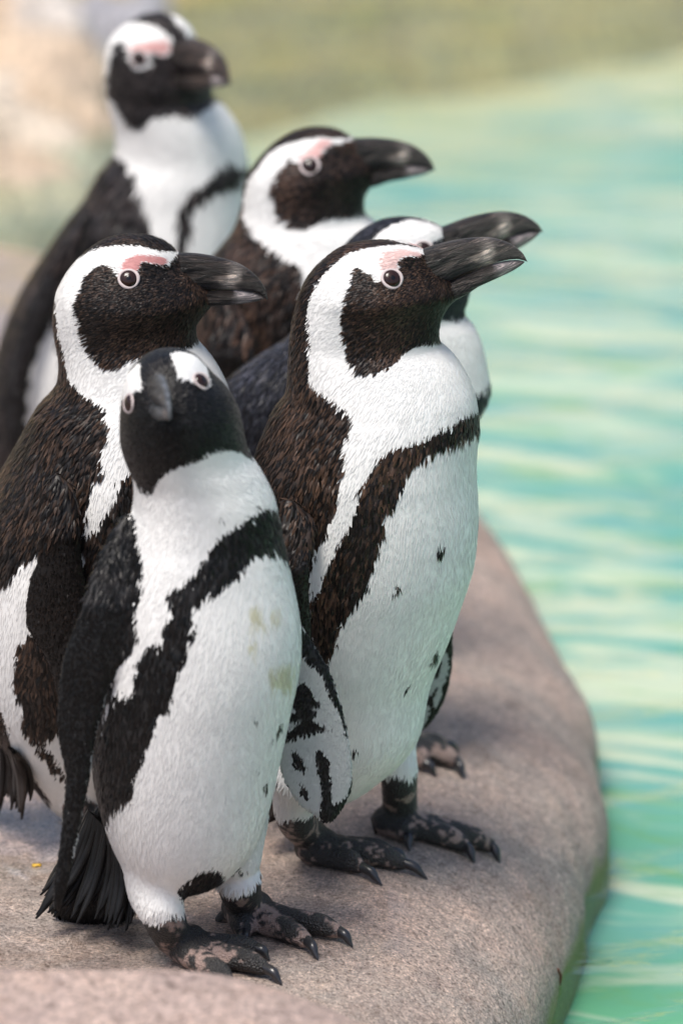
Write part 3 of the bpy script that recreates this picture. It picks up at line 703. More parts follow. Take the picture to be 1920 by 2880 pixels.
        Vp = np.array([[x_*0.70, y_*0.70, z_*0.92 + rr*0.055] for x_, y_, z_ in Vv]); place(mesh_np('pupil', Vp, quads=q), 'pupil', M_PUPIL, eo)
        a1 = np.linspace(0, 2*math.pi, 40, endpoint=False); a2 = np.linspace(0, 2*math.pi, 10, endpoint=False); T, Pp = np.meshgrid(a1, a2, indexing='ij')
        Rm = eye_r*1.22; rt = eye_r*0.21*(1+0.15*np.sin(3*T+1)); Vv = np.stack([(Rm+rt*np.cos(Pp))*np.cos(T), (Rm+rt*np.cos(Pp))*np.sin(T)*0.95, rt*np.sin(Pp)*0.7+0.0003 + 0.0005*np.sin(2*T+0.6)], -1).reshape(-1, 3)
        ii = np.arange(400).reshape(40, 10); jj = np.roll(ii, -1, 0); kk = np.roll(ii, -1, 1); ll = np.roll(jj, -1, 1)
        q = np.stack([ii, jj, ll, kk], -1).reshape(-1, 4)
        place(mesh_np('eyelid_ring', Vv, quads=q), 'eyelid_ring', lid or M_LID, eo)
    # --- claws
    for tp, cp in clawinfo:
        dv = cp - tp; mid = tp + dv*0.5 + np.array([0, 0, 0.0038]); endp = cp + np.array([0, 0, 0.0012])
        v_, q, t = tube([tp - dv*0.15, mid, tp+dv*0.8+np.array([0, 0, 0.002]), endp], [0.0040, 0.0036, 0.0021, 0.0006], 10, 5)
        cm = mesh_np('claw', v_-O, quads=q, tris=t); smooth(cm); link('claw', cm, M_CLAW, root)
    # --- tail: a fan of stiff pointed feathers
    if tail:
        Vs, Qs = [], []; nb = tail['n']; rt = random.Random(5); cols = []
        for k_ in range(nb):
            a = k_/(nb-1); tip = np.array(tail['tips'](a)); bs = np.array(tail['base'](a)); tip = tip + np.array([rt.uniform(-.006, .006), rt.uniform(-.014, .014), rt.uniform(-.005, .014)])
            ax = tip-bs; lng = np.linalg.norm(ax); ax /= lng; sd = np.cross(ax, tail['nrm']); sd /= np.linalg.norm(sd); nm = np.cross(sd, ax)
            ns = 9; wb = tail['w']*rt.uniform(0.8, 1.2)
            for s_ in range(ns):
                x = s_/(ns-1); wv = wb*min(1, 0.5+1.5*x)*(1-max(0, (x-0.72)/0.28)**1.6*0.93); bend = -0.006*math.sin(math.pi*x)
                c = bs + ax*lng*x + nm*bend
                for yy_, h_ in ((-1, -0.0012), (0, 0.0008), (1, -0.0012)): Vs.append(c + sd*wv*yy_ + nm*h_); 
                for yy_, h_ in ((1, -0.002), (0, -0.0004), (-1, -0.002)): Vs.append(c + sd*wv*yy_*0.98 + nm*h_)
                g = rt.uniform(0.6, 1.6); cols += [DK*g*0.8 + BR*0.12*rt.random()]*6
            o0 = k_*ns*6
            for s_ in range(ns-1):
                for j in range(6): Qs.append((o0+s_*6+j, o0+s_*6+(j+1) % 6, o0+(s_+1)*6+(j+1) % 6, o0+(s_+1)*6+j))
        tm = mesh_np('tail', np.array(Vs)-O, quads=Qs); smooth(tm); setcol(tm, 'col', np.clip(np.array(cols), 0.004, 1)); link('tail', tm, M_FEATHER, root)
    return root

def bdir(yaw, pitch):                 # yaw: turned from +x towards the viewer; pitch: raised
    y, p = R(yaw), R(pitch)
    return (math.cos(y)*math.cos(p), -math.sin(y)*math.cos(p), math.sin(p))
def lerp_fan(a, b): return lambda t: [a[i]*(1-t)+b[i]*t for i in range(3)]


def beak_at(u, v, y, yaw, pitch, scale, slim=1.0, ridge=0.0):
    d = np.array(bdir(yaw, pitch)); sd = np.cross([0, 0, 1.0], d); sd /= np.linalg.norm(sd); up = np.cross(d, sd)
    return dict(base=px(u, v, y) - up*0.018*scale, dir=d, scale=scale, slim=slim, ridge=ridge)

# the upright penguin with raised, slightly open beak (sharpest one)
penguin('p', 0.0,
    L=[(1062, 679), (1005, 686), (964, 697), (916, 729), (878, 765), (853, 803), (834, 857), (821, 911), (815, 965), (812, 1019), (810, 1074), (804, 1112), (780, 1144), (753, 1198), (731, 1247), (712, 1300), (695, 1400), (688, 1500), (690, 1620), (700, 1750), (725, 1900), (765, 2050), (810, 2170), (850, 2240), (900, 2280)],
    Rr=[(1062, 679), (1110, 681), (1150, 688), (1185, 699), (1212, 720), (1245, 758), (1282, 797), (1296, 820), (1262, 858), (1239, 900), (1233, 940), (1236, 963), (1263, 987), (1295, 1025), (1319, 1068), (1336, 1112), (1344, 1160), (1347, 1209), (1341, 1263), (1338, 1334), (1344, 1399), (1345, 1453), (1343, 1490), (1339, 1546), (1327, 1617), (1307, 1665), (1293, 1713), (1272, 1770), (1250, 1828), (1226, 1880), (1209, 1920), (1200, 1967), (1188, 2048), (1174, 2091), (1150, 2120), (1121, 2148), (1083, 2182), (1044, 2215), (1011, 2234), (985, 2246), (950, 2265), (900, 2280)],
    k=((679, 0.70), (760, 0.70), (950, 0.74), (1100, 0.88), (1300, 0.95), (2280, 0.95)), psi=22,
    dark=[
        [(1195, 703), (1165, 697), (1138, 691), (1085, 691), (1040, 697), (975, 716), (937, 748), (910, 775), (889, 808), (872, 841), (867, 895), (870, 944), (875, 992), (872, 1068), (883, 1085), (916, 1112), (954, 1139), (997, 1174), (986, 1209), (964, 1253), (975, 1301), (959, 1356), (951, 1410), (945, 1437), (925, 1486), (900, 1530), (878, 1580), (866, 1700), (860, 1820), (500, 1820), (500, 1300), (780, 900), (840, 750), (1000, 640), (1195, 650)],
        [(1203, 715), (1185, 725), (1165, 722), (1138, 726), (1122, 738), (1128, 755), (1110, 770), (1062, 797), (1051, 776), (1008, 751), (997, 765), (989, 803), (975, 841), (964, 879), (962, 911), (970, 965), (986, 1014), (1008, 1047), (1035, 1055), (1067, 1047), (1100, 1030), (1122, 1009), (1149, 982), (1181, 968), (1236, 962), (1330, 950), (1330, 700)],
        [(1347, 1150), (1317, 1166), (1284, 1174), (1273, 1193), (1235, 1209), (1187, 1236), (1138, 1253), (1100, 1263), (1073, 1285), (1051, 1318), (1024, 1361), (1008, 1399), (997, 1442), (981, 1486), (968, 1512), (939, 1560), (915, 1608), (896, 1656), (882, 1699), (877, 1756), (855, 1900), (835, 2030), (860, 2050), (890, 1950), (915, 1866), (939, 1823), (958, 1775), (977, 1727), (1006, 1689), (1035, 1641), (1054, 1589), (1064, 1541), (1078, 1498), (1087, 1450), (1111, 1415), (1132, 1372), (1149, 1334), (1170, 1307), (1214, 1280), (1246, 1263), (1301, 1242), (1338, 1223), (1400, 1205), (1400, 1140)]],
    spots=[(1237, 1545, 9, 1.7), (1115, 1655, 8, 1.6), (1142, 1933, 6, 1.8), (997, 2113, 7, 2.0), (1226, 1847, 6, 1.9)],
    pink=[[(1078, 712), (1138, 702), (1192, 716), (1196, 732), (1160, 719), (1127, 727), (1119, 743), (1127, 758), (1100, 757), (1073, 762), (1070, 735)]],
    beak=beak_at(1200, 697, 0.0, 2, 20, 0.985), gap=0.6, pink_col=(0.70, 0.50, 0.46), horn=(0.052, 0.047, 0.044), pale=0.9, snout=((690, 0), (735, 0.55), (830, 0.5), (900, 0.1), (940, 0)), eyes=[(1101, 784), 'far'], eye_r=0.0056,
    flippers=[dict(L=[(800, 1400), (785, 1480), (790, 1560), (800, 1650), (805, 1760), (800, 1880), (805, 1990), (830, 2060)], R=[(820, 1400), (892, 1470), (882, 1540), (870, 1600), (868, 1660), (874, 1730), (876, 1800), (872, 1900), (860, 2000), (830, 2060)],
                   dy=((1400, -0.066), (1600, -0.088), (2060, -0.075)), k=0.24, dark=[[(600, 1300), (1000, 1300), (1000, 2200), (600, 2200)]], default=40),
              dict(L=[(1180, 1500), (1170, 1600), (1150, 1800), (1140, 1950), (1160, 2040), (1185, 2055)], R=[(1190, 1500), (1240, 1600), (1268, 1720), (1274, 1790), (1275, 1833), (1269, 1895), (1255, 1957), (1231, 2005), (1207, 2036), (1185, 2055)],
                   dy=((1500, 0.060), (2060, 0.082)), k=0.10, dark=[[(1262, 1700), (1300, 1700), (1300, 2000), (1180, 2080), (1220, 2000), (1245, 1940), (1258, 1880), (1262, 1800)], [(1238, 1850), (1245, 1870), (1225, 1910), (1218, 1890)], [(1224, 1925), (1236, 1930), (1212, 1990), (1200, 1975)], [(1244, 1795), (1252, 1800), (1246, 1830), (1238, 1820)]], outer_dark=True)],
    feet=[dict(heel=(1090, 2348), ankle=(1126, 2285), leg=[(1080, 2090, 0.045), (1120, 2165, 0.035)], legr=[0.028, 0.0135], toes=[(1378, 2402), (1306, 2402), (1145, 2372)], claws=[(1404, 2430), (1334, 2431), (1151, 2397)], hind=(1060, 2305)),
          dict(heel=(872, 2428), ankle=(884, 2362), leg=[(850, 2180, -0.045), (828, 2275, -0.04)], legr=[0.028, 0.0145], toes=[(1095, 2422), (1130, 2452), (1010, 2462)], claws=[(1147, 2431), (1200, 2476), (1073, 2493)])],
    tail=dict(n=9, base=lerp_fan(px(860, 2120, 0.03), px(880, 2150, -0.02)), tips=lerp_fan(px(740, 2300, 0.05), px(800, 2290, -0.03)), nrm=(-0.3, -0.8, 0.4), w=0.006),
    label='upright penguin with raised, slightly open beak and pale pink brow, standing nearest the pool edge', tone=(0.020, 0.0155, 0.0135), brown=(0.105, 0.058, 0.036), voxel=0.0015)

# the penguin in profile with the bright pink brow
penguin('p', 0.05,
    L=[(368, 662), (335, 664), (308, 670), (259, 695), (224, 725), (194, 759), (172, 794), (159, 824), (153, 859), (151, 899), (154, 938), (162, 983), (167, 1028), (165, 1068), (149, 1103), (114, 1137), (85, 1182), (55, 1237), (25, 1292), (0, 1330), (-35, 1400), (-70, 1500), (-95, 1620), (-100, 1750), (-85, 1900), (-45, 2020), (20, 2110), (80, 2190), (130, 2255), (180, 2310)],
    Rr=[(368, 662), (405, 663), (433, 668), (473, 686), (502, 711), (536, 750), (578, 800), (602, 843), (575, 882), (551, 919), (554, 955), (577, 983), (607, 1023), (629, 1063), (645, 1103), (648, 1160), (645, 1250), (635, 1400), (615, 1550), (580, 1700), (530, 1850), (470, 2000), (390, 2150), (300, 2260), (180, 2310)],
    k=((662, 0.68), (760, 0.70), (950, 0.74), (1100, 0.85), (1300, 0.92), (2310, 0.92)), psi=14,
    dark=[
        [(500, 713), (473, 713), (438, 704), (398, 694), (348, 691), (299, 694), (259, 701), (224, 722), (194, 757), (172, 792), (150, 820), (158, 854), (164, 919), (169, 958), (182, 1018), (189, 1063), (214, 1088), (239, 1113), (279, 1137), (303, 1152), (299, 1177), (311, 1207), (294, 1252), (284, 1302), (299, 1336), (279, 1351), (256, 1361), (254, 1416), (239, 1456), (235, 1560), (106, 1557), (64, 1591), (34, 1625), (0, 1655), (-60, 1700), (-300, 1760), (-300, 1200), (60, 950), (100, 700), (300, 600), (500, 640)],
        [(520, 715), (497, 725), (480, 747), (448, 747), (403, 737), (400, 759), (375, 770), (328, 772), (323, 754), (298, 742), (269, 754), (249, 774), (234, 809), (219, 849), (214, 874), (229, 919), (239, 958), (264, 1003), (284, 1028), (308, 1038), (338, 1033), (363, 1013), (413, 998), (448, 983), (497, 983), (532, 973), (556, 958), (650, 950), (650, 700)],
        [(368, 1327), (338, 1346), (318, 1416), (279, 1486), (242, 1519), (235, 1650), (120, 1770), (81, 1783), (55, 1808), (47, 1880), (40, 1932), (60, 1995), (60, 2029), (85, 2080), (128, 2089), (170, 2050), (260, 1950), (330, 1750), (400, 1550), (480, 1400), (600, 1280), (700, 1240), (700, 1190), (560, 1220)],
        [(100, 2092), (150, 2172), (185, 2192), (182, 2165), (140, 2115)],
        [(-300, 1850), (-40, 1900), (0, 1990), (26, 2080), (64, 2157), (128, 2233), (160, 2400), (-300, 2400)]],
    pink=[[(343, 749), (358, 729), (388, 717), (423, 721), (463, 724), (479, 737), (468, 750), (443, 745), (403, 736), (398, 760), (388, 765), (363, 757), (343, 760)]],
    beak=beak_at(499, 711, 0.05, 2, 0, 1.0), snout=((700, 0), (750, 0.55), (860, 0.5), (915, 0.1), (950, 0)), horn=(0.026, 0.021, 0.019), pale=1.0, pink_col=(0.60, 0.28, 0.265), eyes=[(362, 784), 'far'], eye_r=0.0054,
    flippers=[dict(L=[(150, 1330), (120, 1420), (110, 1500), (106, 1570), (82, 1634), (73, 1698), (73, 1753), (90, 1790), (115, 1829), (140, 1880), (158, 1940), (185, 2060)], R=[(165, 1330), (212, 1380), (224, 1440), (230, 1549), (247, 1664), (252, 1750), (245, 1850), (225, 1960), (185, 2060)],
                   dy=((1330, -0.076), (1500, -0.092), (2060, -0.085)), k=0.12, dark=[[(0, 1200), (400, 1200), (400, 2200), (0, 2200)]], default=40)],
    feet=[dict(at=(-0.185, 0.03), dir=-8), dict(at=(-0.165, 0.115), dir=4)],
    tail=dict(n=44, base=lerp_fan(px(-60, 2000, 0.08), px(40, 2120, 0.0)), tips=lerp_fan(px(-90, 2270, 0.10), px(75, 2278, 0.0)), nrm=(-0.5, -0.8, 0.3), w=0.0036),
    label='penguin in profile with level dark beak, bright pink brow and ruffled brown back', tone=(0.018, 0.0145, 0.013), brown=(0.095, 0.055, 0.036), voxel=0.0017, ruff=1.5)

# the penguin that lifts its chin towards the viewer
penguin('p', -0.165,
    L=[(470, 988), (440, 991), (420, 998), (384, 1025), (357, 1060), (348, 1096), (341, 1141), (338, 1190), (338, 1230), (346, 1270), (359, 1306), (371, 1333), (377, 1368), (376, 1409), (365, 1450), (345, 1500), (322, 1560), (300, 1640), (285, 1740), (272, 1838), (260, 1950), (255, 2050), (260, 2150), (275, 2250), (300, 2340), (340, 2430), (400, 2490), (470, 2510)],
    Rr=[(470, 988), (500, 989.5), (518, 992), (554, 1007), (580, 1034), (607, 1065), (634, 1092), (656, 1123), (670, 1154), (681, 1199), (690, 1243), (705, 1284), (732, 1324), (754, 1364), (772, 1404), (783, 1449), (792, 1502), (806, 1560), (820, 1629), (837, 1700), (846, 1761), (848, 1838), (840, 1904), (824, 1970), (809, 2047), (789, 2134), (773, 2210), (756, 2287), (735, 2350), (690, 2420), (620, 2480), (470, 2510)],
    k=((988, 1.15), (1150, 1.1), (1350, 0.95), (1500, 0.92), (2510, 1.0)), dy=((988, -0.004), (1200, -0.004), (1500, 0.0), (2510, 0)), psi=42,
    dark=[
        [(377, 1342), (397, 1373), (417, 1386), (431, 1384), (442, 1351), (464, 1328), (500, 1311), (540, 1297), (580, 1279), (607, 1270), (643, 1264), (679, 1270), (701, 1284), (720, 1296), (900, 1300), (900, 900), (150, 900), (150, 1340)],
        [(800, 1444), (745, 1427), (714, 1422), (723, 1444), (679, 1462), (643, 1489), (607, 1516), (589, 1543), (585, 1569), (558, 1596), (545, 1614), (513, 1645), (464, 1668), (478, 1690), (487, 1717), (483, 1731), (462, 1766), (448, 1815), (430, 1800), (406, 1833), (386, 1868), (383, 1904), (386, 1935), (365, 1960), (324, 1940), (304, 1986), (284, 2057), (268, 2149), (230, 2226), (284, 2312), (299, 2338), (304, 2302), (319, 2277), (340, 2266), (376, 2231), (376, 2185), (406, 2123), (432, 2067), (452, 2011), (478, 1986), (488, 1930), (508, 1879), (529, 1848), (523, 1802), (564, 1782), (549, 1751), (534, 1715), (576, 1672), (621, 1654), (643, 1632), (683, 1605), (705, 1565), (732, 1565), (777, 1547), (805, 1583), (950, 1600), (950, 1430)],
        [(505, 2500), (560, 2452), (600, 2440), (640, 2470), (640, 2540), (505, 2540)],
        [(360, 1400), (373, 1431), (384, 1476), (393, 1538), (404, 1583), (397, 1636), (397, 1672), (379, 1726), (378, 1731), (388, 1792), (345, 1858), (319, 1919), (300, 1990), (260, 2220), (100, 2250), (100, 1400)]],
    white=[[(480, 998), (518, 985), (562, 1005), (582, 1034), (582, 1056), (590, 1090), (560, 1082), (540, 1078), (513, 1074), (500, 1069), (491, 1043), (482, 1016)],
           [(395, 1020), (355, 1055), (345, 1092), (345, 1135), (362, 1122), (375, 1119), (384, 1101), (402, 1105), (404, 1083), (397, 1050)]],
    spots=[(717, 2027, 5, 1.6), (783, 2043, 5, 2.2), (722, 2167, 5, 1.6), (748, 2210, 6, 1.6), (528, 1085, 11, 1.3), (386, 1110, 8, 1.3), (436, 1455, 5, 1), (622, 1458, 6, 1)],
    stain=[[(705, 1710), (745, 1715), (735, 1780), (710, 1770)], [(755, 1715), (790, 1720), (785, 1760), (760, 1760)], [(700, 1800), (725, 1800), (722, 1850), (702, 1845)], [(750, 1880), (830, 1860), (825, 1940), (760, 1945)]],
    beak=beak_at(448, 1052, -0.218, 80, 9, 0.72, 0.68, 0.7), horn=(0.17, 0.20, 0.235), pale=0.4, eyes=[(566, 1072), (364, 1134)], eye_r=0.0050,  # horn lightened to blue-grey for sky reflected along the ridge
    flippers=[dict(L=[(350, 1440), (300, 1520), (265, 1600), (235, 1690), (207, 1766), (176, 1853), (164, 1945), (161, 2026), (168, 2100), (180, 2150), (184, 2190), (176, 2300), (165, 2400), (152, 2490), (150, 2545), (165, 2570)], R=[(362, 1440), (372, 1520), (374, 1600), (376, 1735), (345, 1868), (322, 1904), (298, 1986), (276, 2057), (260, 2149), (250, 2210), (232, 2300), (208, 2420), (188, 2500), (165, 2570)],
                   dy=((1440, -0.012), (1700, -0.040), (2570, -0.052)), k=0.22, dark=[[(0, 1300), (500, 1300), (500, 2700), (0, 2700)]], white=[[(322, 1900), (300, 1990), (277, 2060), (262, 2150), (254, 2210), (236, 2300), (214, 2420), (211, 2420), (231, 2300), (249, 2210), (258, 2149), (273, 2060), (297, 1990)]], default=40),
              dict(L=[(290, 2250), (215, 2340), (180, 2420), (152, 2500), (142, 2550), (230, 2605)], R=[(310, 2250), (345, 2360), (372, 2450), (388, 2530), (380, 2575), (230, 2605)], dy=((2250, 0.035), (2605, 0.055)), k=0.30, dark=[[(0, 2000), (600, 2000), (600, 2800), (0, 2800)]], default=40, reg=4),
              dict(L=[(770, 1560), (770, 1700), (770, 1900), (765, 2050), (781, 2139), (792, 2182), (815, 2225), (843, 2263), (877, 2287), (906, 2309), (920, 2313)], R=[(790, 1560), (820, 1680), (850, 1756), (891, 1823), (925, 1880), (949, 1938), (968, 2005), (982, 2072), (992, 2143), (994, 2191), (982, 2239), (958, 2282), (935, 2307), (920, 2313)],
                   dy=((1560, 0.03), (1800, 0.045), (2313, 0.035)), k=0.08,
                   dark=[[(885, 2110), (903, 2104), (927, 2138), (936, 2187), (930, 2240), (938, 2262), (975, 2240), (996, 2180), (992, 2120), (1040, 2150), (990, 2300), (915, 2330), (893, 2285), (905, 2250), (900, 2200), (888, 2155)],
                         [(820, 2110), (843, 2120), (867, 2167), (863, 2182), (839, 2163), (824, 2139)],
                         [(800, 1700), (848, 1756), (891, 1823), (925, 1880), (949, 1938), (968, 2005), (985, 2090), (973, 2075), (955, 2010), (935, 1960), (905, 1900), (853, 1850), (800, 1800)],
                         [(800, 1930), (860, 1915), (880, 1955), (905, 1975), (903, 1990), (858, 1986), (800, 2000)],
                         [(800, 2010), (843, 1990), (890, 2005), (872, 2024), (800, 2040)],
                         [(790, 2060), (858, 2024), (910, 2038), (915, 2055), (858, 2072), (790, 2085)],
                         [(840, 2200), (860, 2215), (875, 2245), (862, 2250), (845, 2225)], [(925, 2040), (935, 2042), (930, 2075), (922, 2070)]], outer_dark=True)],
    feet=[dict(heel=(668, 2592), ankle=(700, 2545), leg=[(655, 2290, 0.03), (668, 2452, 0.02)], legr=[0.026, 0.0165], toes=[(950, 2645), (862, 2672), (688, 2648)], claws=[(990, 2667), (893, 2702), (686, 2674)], hind=(624, 2585)),
          dict(heel=(505, 2700), ankle=(508, 2645), leg=[(430, 2310, 0.0), (440, 2490, -0.014), (455, 2560, -0.024)], legr=[0.024, 0.021, 0.0155], toes=[(718, 2692), (742, 2748), (640, 2785)], claws=[(757, 2705), (792, 2773), (680, 2812)])],
    tail=dict(n=52, base=lerp_fan(px(250, 2280, -0.13), px(350, 2380, -0.155)), tips=lerp_fan(px(112, 2555, -0.135), px(365, 2600, -0.16)), nrm=(-0.5, -0.8, 0.3), w=0.0034),
    label='penguin lifting its black chin to look outward, belly smudged yellow, flippers held away', tone=(0.011, 0.0105, 0.0105), brown=(0.024, 0.020, 0.019), voxel=0.0016, ruff=0.5)

# the leaning penguin behind the upright one; blue sky light painted into its feathers
penguin('p', 0.23,
    L=[(1130, 612), (1074, 620), (1036, 637), (997, 663), (967, 694), (930, 740), (890, 800), (850, 880), (808, 950), (735, 1000), (649, 1062), (610, 1120), (580, 1200), (565, 1300), (570, 1450), (600, 1600), (660, 1750), (760, 1880), (880, 1980), (980, 2020)],
    Rr=[(1130, 612), (1170, 614), (1208, 624), (1245, 642), (1262, 680), (1285, 740), (1322, 800), (1316, 840), (1303, 882), (1330, 913), (1356, 971), (1372, 1044), (1380, 1091), (1376, 1120), (1362, 1150), (1335, 1200), (1322, 1300), (1310, 1500), (1250, 1700), (1170, 1880), (1080, 1980), (980, 2020)],
    k=((612, 0.65), (760, 0.60), (900, 0.55), (1060, 0.50), (1300, 0.52), (1500, 0.60), (2020, 0.8)), psi=5,
    dark=[[(1330, 870), (1304, 884), (1285, 900), (1200, 880), (1100, 980), (1000, 1150), (960, 1500), (960, 1900), (300, 2100), (300, 500), (1400, 500), (1400, 870)],
          [(1420, 1075), (1380, 1080), (1345, 1098), (1250, 1140), (1150, 1300), (1150, 1500), (1250, 1300), (1345, 1160), (1420, 1155)]],
    white=[[(1040, 690), (1074, 648), (1105, 633), (1147, 621), (1185, 621), (1223, 633), (1246, 648), (1262, 662), (1252, 674), (1231, 674), (1216, 692), (1150, 720), (1080, 760), (1060, 850), (1090, 950), (1000, 960), (990, 850), (1010, 750)]],
    beak=beak_at(1243, 640, 0.23, -8, 23, 1.055), eyes=[(1190, 705), 'far'],
    flippers=[dict(L=[(865, 1150), (820, 1300), (810, 1450), (840, 1600), (880, 1690)], R=[(890, 1150), (950, 1300), (950, 1450), (920, 1600), (880, 1690)], dy=((1150, -0.036), (1350, -0.052), (1690, -0.05)), k=0.14, dark=[[(-900, 0), (2500, 0), (2500, 3000), (-900, 3000)]], default=40)],
    feet=[dict(heel=(1130, 2135), ankle=(1110, 2085), leg=[(1060, 1900, -0.03), (1100, 2010, -0.03)], legr=[0.03, 0.016], toes=[(1282, 2165), (1245, 2120), (1190, 2170)], claws=[(1303, 2193), (1290, 2118), (1225, 2185)]), dict(at=(-0.02, 0.31), dir=-4)],
    label='leaning penguin with glossy back painted blue-grey for sky light, half hidden behind the upright one', tone=(0.030, 0.031, 0.040), brown=(0.055, 0.055, 0.072), voxel=0.0022, fs=1.25, ruff=1.2)

# the penguin with the heavy hooked beak
penguin('p', 0.44,
    L=[(899, 361), (868, 363), (837, 370), (783, 397), (747, 428), (716, 464), (694, 500), (684, 540), (678, 580), (667, 620), (649, 660), (620, 698), (585, 745), (556, 820), (535, 950), (525, 1100), (540, 1300), (600, 1500), (680, 1700), (820, 1850)],
    Rr=[(899, 361), (925, 362), (945, 365), (975, 379), (996, 392), (1028, 430), (1062, 478), (1052, 508), (1027, 544), (1022, 580), (1024, 602), (1040, 616), (1070, 640), (1105, 690), (1135, 780), (1150, 900), (1150, 1100), (1130, 1300), (1080, 1500), (980, 1700), (820, 1850)],
    k=((361, 0.68), (500, 0.70), (620, 0.78), (760, 0.8), (1850, 0.78)), psi=14,
    dark=[
        [(992, 396), (960, 394), (908, 387), (850, 394), (810, 403), (779, 415), (752, 437), (730, 464), (703, 495), (692, 531), (687, 598), (698, 634), (721, 665), (752, 687), (779, 709), (801, 723), (837, 741), (855, 759), (850, 900), (800, 1100), (760, 1700), (300, 1800), (300, 600), (600, 330), (992, 320)],
        [(990, 400), (939, 408), (917, 419), (911, 437), (880, 455), (832, 459), (823, 439), (806, 464), (783, 491), (768, 535), (774, 580), (792, 620), (828, 638), (855, 642), (890, 634), (917, 616), (962, 611), (1026, 600), (1130, 590), (1130, 380)],
        [(1200, 820), (1000, 900), (930, 1100), (900, 1400), (980, 1400), (1020, 1150), (1200, 920)]],
    pink=[[(846, 437), (872, 419), (908, 393), (940, 397), (935, 410), (913, 424), (908, 442), (872, 448), (846, 450)]],
    beak=beak_at(993, 390, 0.44, 3, 6, 0.945), snout=((380, 0), (430, 0.55), (500, 0.5), (545, 0.1), (580, 0)), pink_col=(0.68, 0.42, 0.39), eyes=[(871, 466), 'far'],
    flippers=[dict(L=[(625, 820), (592, 950), (580, 1100), (610, 1250), (650, 1340)], R=[(650, 820), (715, 950), (722, 1100), (690, 1250), (650, 1340)], dy=((820, -0.062), (1000, -0.082), (1340, -0.075)), k=0.14, dark=[[(-900, 0), (2500, 0), (2500, 3000), (-900, 3000)]], default=40)],
    feet=[dict(at=(-0.03, 0.405), dir=-5), dict(at=(-0.02, 0.485), dir=5)],
    label='penguin with a heavy hooked dark beak, standing behind the pink-browed one', tone=(0.021, 0.0165, 0.015), brown=(0.12, 0.07, 0.05), voxel=0.0022, fs=1.35, ruff=1.3)

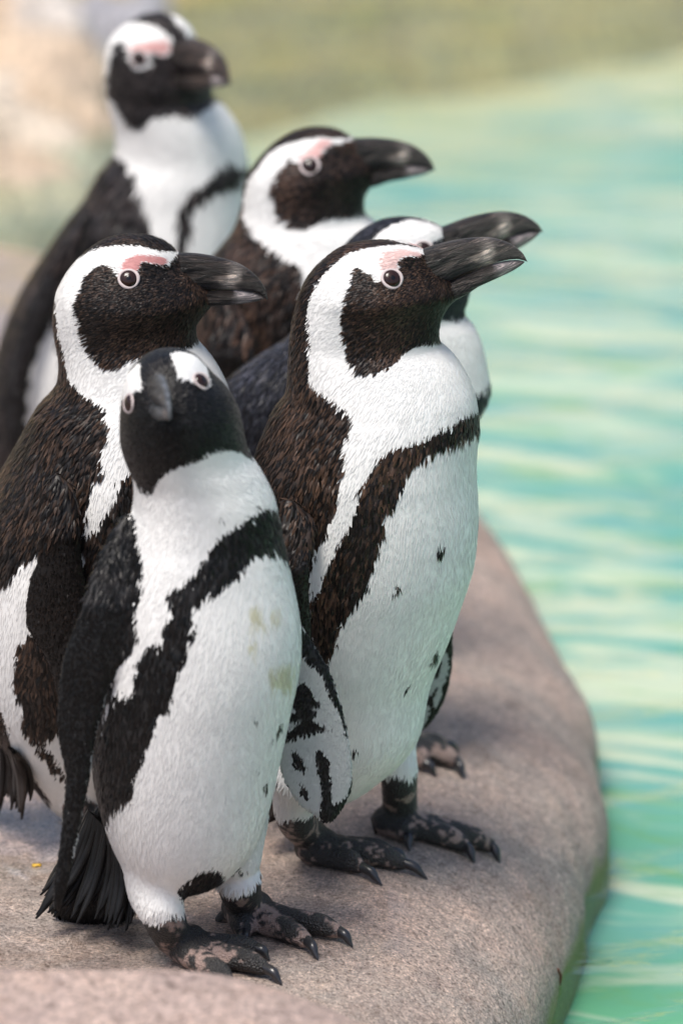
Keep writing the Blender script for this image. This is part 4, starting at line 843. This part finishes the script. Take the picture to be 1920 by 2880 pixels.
# the hindmost penguin, its head turned half towards the viewer
penguin('p', 0.72,
    L=[(440, 36), (400, 45), (370, 61), (332, 89), (306, 121), (297, 159), (295, 210), (300, 268), (313, 319), (325, 370), (327, 410), (318, 442), (281, 485), (255, 529), (236, 568), (191, 620), (147, 682), (96, 759), (51, 836), (19, 906), (-5, 975), (-30, 1100), (-40, 1250), (0, 1400), (120, 1560), (330, 1680)],
    Rr=[(440, 36), (470, 38), (495, 45), (529, 70), (552, 108), (566, 150), (585, 200), (597, 240), (596, 262), (600, 278), (616, 288), (644, 319), (670, 357), (689, 408), (697, 450), (702, 520), (704, 600), (700, 720), (690, 850), (670, 1050), (630, 1250), (560, 1450), (460, 1600), (330, 1680)],
    k=((36, 0.85), (200, 0.85), (330, 0.85), (600, 0.78), (1680, 0.70)), psi=38,
    dark=[
        [(338, 121), (357, 117), (362, 148), (372, 185), (395, 198), (425, 190), (430, 152), (440, 148), (464, 162), (483, 152), (484, 112), (464, 93), (446, 82), (408, 69), (364, 62), (395, 30), (440, 20), (468, 36), (492, 60), (518, 94), (545, 115), (700, 110), (700, 285), (593, 287), (574, 313), (542, 328), (472, 325), (434, 325), (408, 357), (383, 364), (357, 351), (332, 306), (306, 268), (300, 217), (313, 166)],
        [(325, 427), (357, 459), (383, 485), (395, 529), (399, 574), (427, 619), (421, 657), (441, 690), (430, 760), (400, 900), (300, 1000), (160, 1100), (120, 1400), (-200, 1500), (-200, 600), (200, 400)],
        [(700, 460), (660, 462), (638, 453), (606, 478), (574, 517), (523, 542), (504, 568), (497, 612), (504, 657), (491, 695), (460, 800), (430, 950), (480, 950), (510, 800), (529, 682), (542, 644), (529, 593), (574, 568), (612, 542), (663, 517), (690, 500), (800, 490), (800, 450)]],
    white=[[(70, 1230), (85, 1060), (120, 950), (165, 880), (180, 1100), (110, 1250)]],
    pink=[[(368, 132), (400, 120), (440, 116), (478, 120), (484, 145), (464, 160), (440, 147), (425, 150), (395, 143), (370, 150)]],
    beak=beak_at(540, 108, 0.685, 62, 8, 1.0), horn=(0.05, 0.038, 0.033), pale=0.9, pink_col=(0.66, 0.38, 0.35), eyes=[(392, 164), 'far'], eye_r=0.0054,
    flippers=[dict(L=[(235, 600), (150, 720), (85, 850), (35, 1000), (10, 1150), (30, 1290)], R=[(258, 600), (225, 720), (160, 860), (115, 960), (85, 1060), (70, 1200), (30, 1290)], dy=((600, -0.055), (1290, -0.075)), k=0.14, dark=[[(-900, 0), (2500, 0), (2500, 3000), (-900, 3000)]], default=40)],
    feet=[dict(at=(-0.19, 0.68), dir=-30), dict(at=(-0.13, 0.74), dir=-20)],
    label='hindmost penguin with head turned half aside and broad white chest', tone=(0.024, 0.020, 0.020), brown=(0.075, 0.055, 0.050), voxel=0.0022, fs=1.6, dens=0.8, ruff=0.7)

# ------------------------------------------------------------------ litter on the stone
def twig(a, b, rad, label):
    pa, pb = gpx(*a) + [0, 0, rad], gpx(*b) + [0, 0, rad]; mid = (pa+pb)/2 + [0.0015, 0, rad*0.5]
    v_, q, t = tube([pa, mid, pb], [rad, rad*0.85, rad*0.5], 8, 5); c = v_.mean(0)
    me = mesh_np('twig', v_-c, quads=q, tris=t); smooth(me); o = link('twig', me, M_TWIG, label=label, category='twig'); o.location = c
M_TWIG = simple('red_brown_twig', (0.12, 0.035, 0.02), 0.7)
M_LEAF = simple('yellow_leaf', (0.55, 0.33, 0.03), 0.5)
twig((1567, 2730), (1573, 2775), 0.0011, 'short red brown twig on the stone just above the waterline')
c = gpx(104, 2437); n = 9
Vl = [(0.0035*math.cos(a*6.283/n), 0.0022*math.sin(a*6.283/n), 0.0012+0.0006*math.sin(a*2)) for a in range(n)]
Vl = np.array(Vl + [(x, y, z-0.0008) for x, y, z in Vl] + [(0, 0, 0.0022), (0, 0, 0.0008)])
tr = [(a, (a+1) % n, 2*n) for a in range(n)] + [((a+1) % n+n, a+n, 2*n+1) for a in range(n)]; q = [(a+n, (a+1) % n+n, (a+1) % n, a) for a in range(n)]
me = mesh_np('leaf', Vl, quads=q, tris=tr); smooth(me)
o = link('leaf', me, M_LEAF, label='tiny yellow leaf scrap lying on the wet stone', category='leaf'); o.location = c
